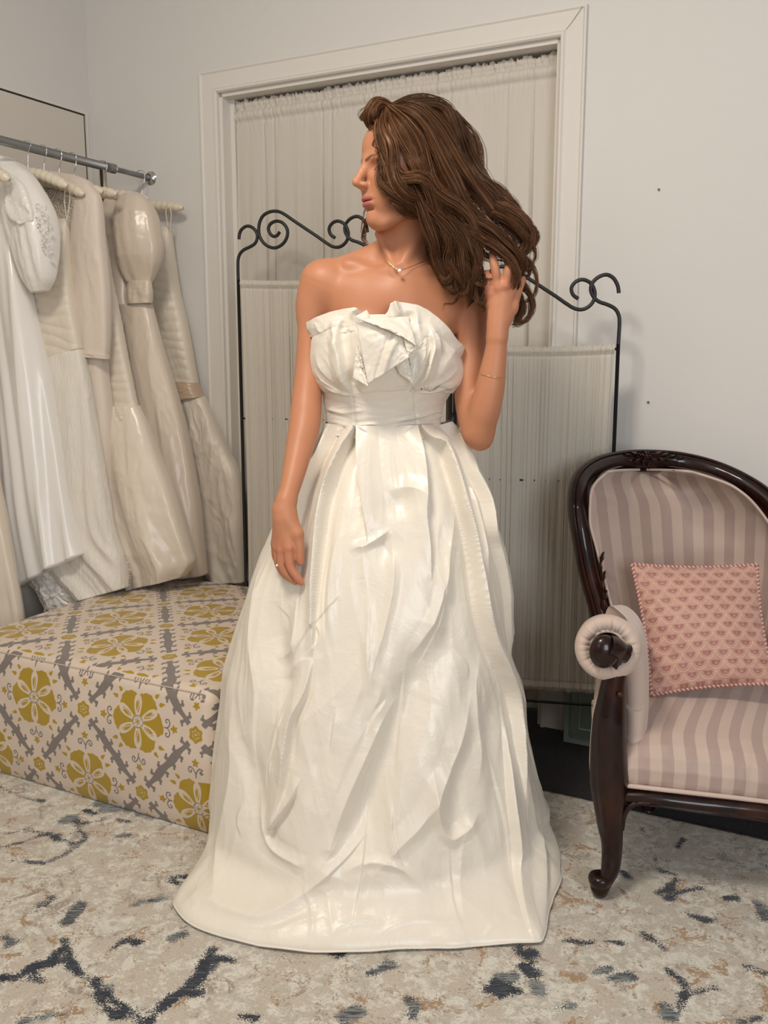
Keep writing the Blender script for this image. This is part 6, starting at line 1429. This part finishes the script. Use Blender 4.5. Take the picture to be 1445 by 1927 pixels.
# curls around and beyond the hand
for (pts, r, n, tn) in (
 ([(872,425,1.842),(905,448,1.838),(936,468,1.836),(958,490,1.838),(970,516,1.842),(968,536,1.848),(962,549,1.856)], [.007,.010,.010,.009,.008,.006,.003], 90, .06),
 ([(880,408,1.850),(920,430,1.846),(952,452,1.844),(975,478,1.85),(982,506,1.86),(976,530,1.87)], [.008,.011,.011,.009,.006,.003], 80, .03),
 ([(930,385,1.89),(965,400,1.89),(990,420,1.89),(1001,444,1.89),(995,466,1.89),(980,482,1.89)], [.008,.010,.009,.007,.005,.002], 60, .10),
 ([(925,400,1.875),(958,415,1.87),(980,436,1.87),(988,458,1.87),(978,478,1.875),(966,492,1.88)], [.008,.010,.009,.008,.006,.002], 60, .04),
 ([(940,372,1.915),(970,392,1.915),(992,412,1.915),(1003,434,1.915),(1000,456,1.915)], [.006,.006,.005,.004,.0015], 40, .10),
 ([(968,490,1.885),(975,512,1.885),(986,534,1.885),(1000,556,1.885),(1003,580,1.885),(990,600,1.885),(972,607,1.885)], [.005,.006,.006,.0055,.005,.0035,.0012], 50, .12),
 ([(962,500,1.89),(970,530,1.89),(978,556,1.89),(982,580,1.89),(975,600,1.89),(960,614,1.89)], [.005,.007,.007,.006,.005,.0015], 55, .05),
 ([(958,505,1.895),(960,540,1.90),(966,570,1.90),(972,592,1.90),(964,606,1.90)], [.006,.008,.007,.005,.002], 50, 0),
 ([(970,470,1.90),(984,488,1.90),(994,504,1.90),(992,516,1.90),(980,522,1.90)], [.004,.005,.004,.003,.001], 30, 0),
 ([(930,440,1.90),(950,470,1.905),(962,500,1.91),(970,540,1.91)], [.012,.013,.010,.005], 70, -.05)):
    fan(pts, r, n, 1, 0, 1.5, .001, tone=tn)
    fan([(x+4, y+3, Y+.016) for x, y, Y in pts], [q*.8 for q in r], n//2, 1, 0, 3, .002, tone=tn-.05)
# loose ringlets at the ends
rsx = np.random.RandomState(77)
for (x, y, Y) in ((862,520,1.85),(878,540,1.85),(893,548,1.855),(850,505,1.848),(905,500,1.858),(890,512,1.852)):
    a0 = rsx.rand()*.8 - .2; L = 20 + 14*rsx.rand(); sg = 1 if rsx.rand() < .6 else -1
    pts = [(x-6, y-46, Y), (x, y-16, Y-.003)] + [(x + sg*L*.42*(1-math.cos(q)) , y + L*math.sin(q*.95)*.9, Y - .006*math.sin(q)) for q in np.linspace(.3, 2.7, 5)]
    fan(pts, [.005, .0065, .006, .0055, .0045, .003, .001], 40, 1, 0, 2.5, .001, tone=.0, core=.35)
for (x0, y0, x1, y1, b) in ((955,392,1000,470,26),(930,380,985,440,20),(966,470,1000,560,24),(970,520,990,604,16),(950,410,996,500,30)):
    pts = [(x0, y0, 1.90)] + [(x0 + (x1-x0)*q + b*math.sin(q*math.pi), y0 + (y1-y0)*q - 6*math.sin(q*2*math.pi), 1.895) for q in (.25, .5, .75, 1)] + [(x1-14, y1+9, 1.90), (x1-24, y1+2, 1.905)]
    fan(pts, [.003, .0045, .005, .0045, .004, .0025, .0008], 26, 1, 0, 2, .001, tone=.18, core=.45)
# wisps on the far side of the face and neck
fan([(700,395,1.985),(688,420,1.985),(685,448,1.985),(693,466,1.98)], [.003,.004,.004,.002], 26, 1, 0, 1, .002, core=0, tone=.1)
fan([(712,440,1.985),(712,455,1.98),(708,468,1.975),(712,480,1.965)], [.003,.003,.002,.001], 14, 1, 0, 1, .002, core=0)
fan([(690,385,1.99),(683,410,1.99),(681,440,1.985),(689,464,1.98)], [.001,.0015,.0015,.001], 5, 1, 0, 1, .002, core=0, tone=.2)
# scalp cap under the locks
cv_, cf_ = [], None
A_, B_ = np.meshgrid(np.linspace(0, 2*math.pi, 90, endpoint=False), np.linspace(0, 1, 50), indexing='ij')
lim = 2.05 - .95*np.clip(np.cos(A_), 0, 1)**1.2 - .08*np.abs(np.sin(A_)); ph_ = B_*lim
loc_ = np.stack([np.sin(ph_)*np.cos(A_)*.102 - .018, np.sin(ph_)*np.sin(A_)*.080, np.cos(ph_)*.090 + .042], -1)
capV = HO + loc_[..., :1]*fw + loc_[..., 1:2]*lf + loc_[..., 2:]*uph
capV = capV + 0*capV; n0 = cn
CV.append(capV.reshape(-1, 3)); CF.append(quads(90, 50, True, False) + cn); CA.append(np.full(90*50, .12)); cn += 90*50
Vc, Fc, Ac = np.vstack(CV), np.vstack(CF), np.concatenate(CA)
obj('locks', Vc, Fc, M_HAIR, hairE, True, {'rnd': Ac, 'along': np.zeros(len(Vc))})
so = obj('strands', np.vstack(SV), np.vstack(SF), M_HAIR, hairE, True, {'rnd': np.concatenate(SA), 'along': np.concatenate(SL_)}, kind='stuff')
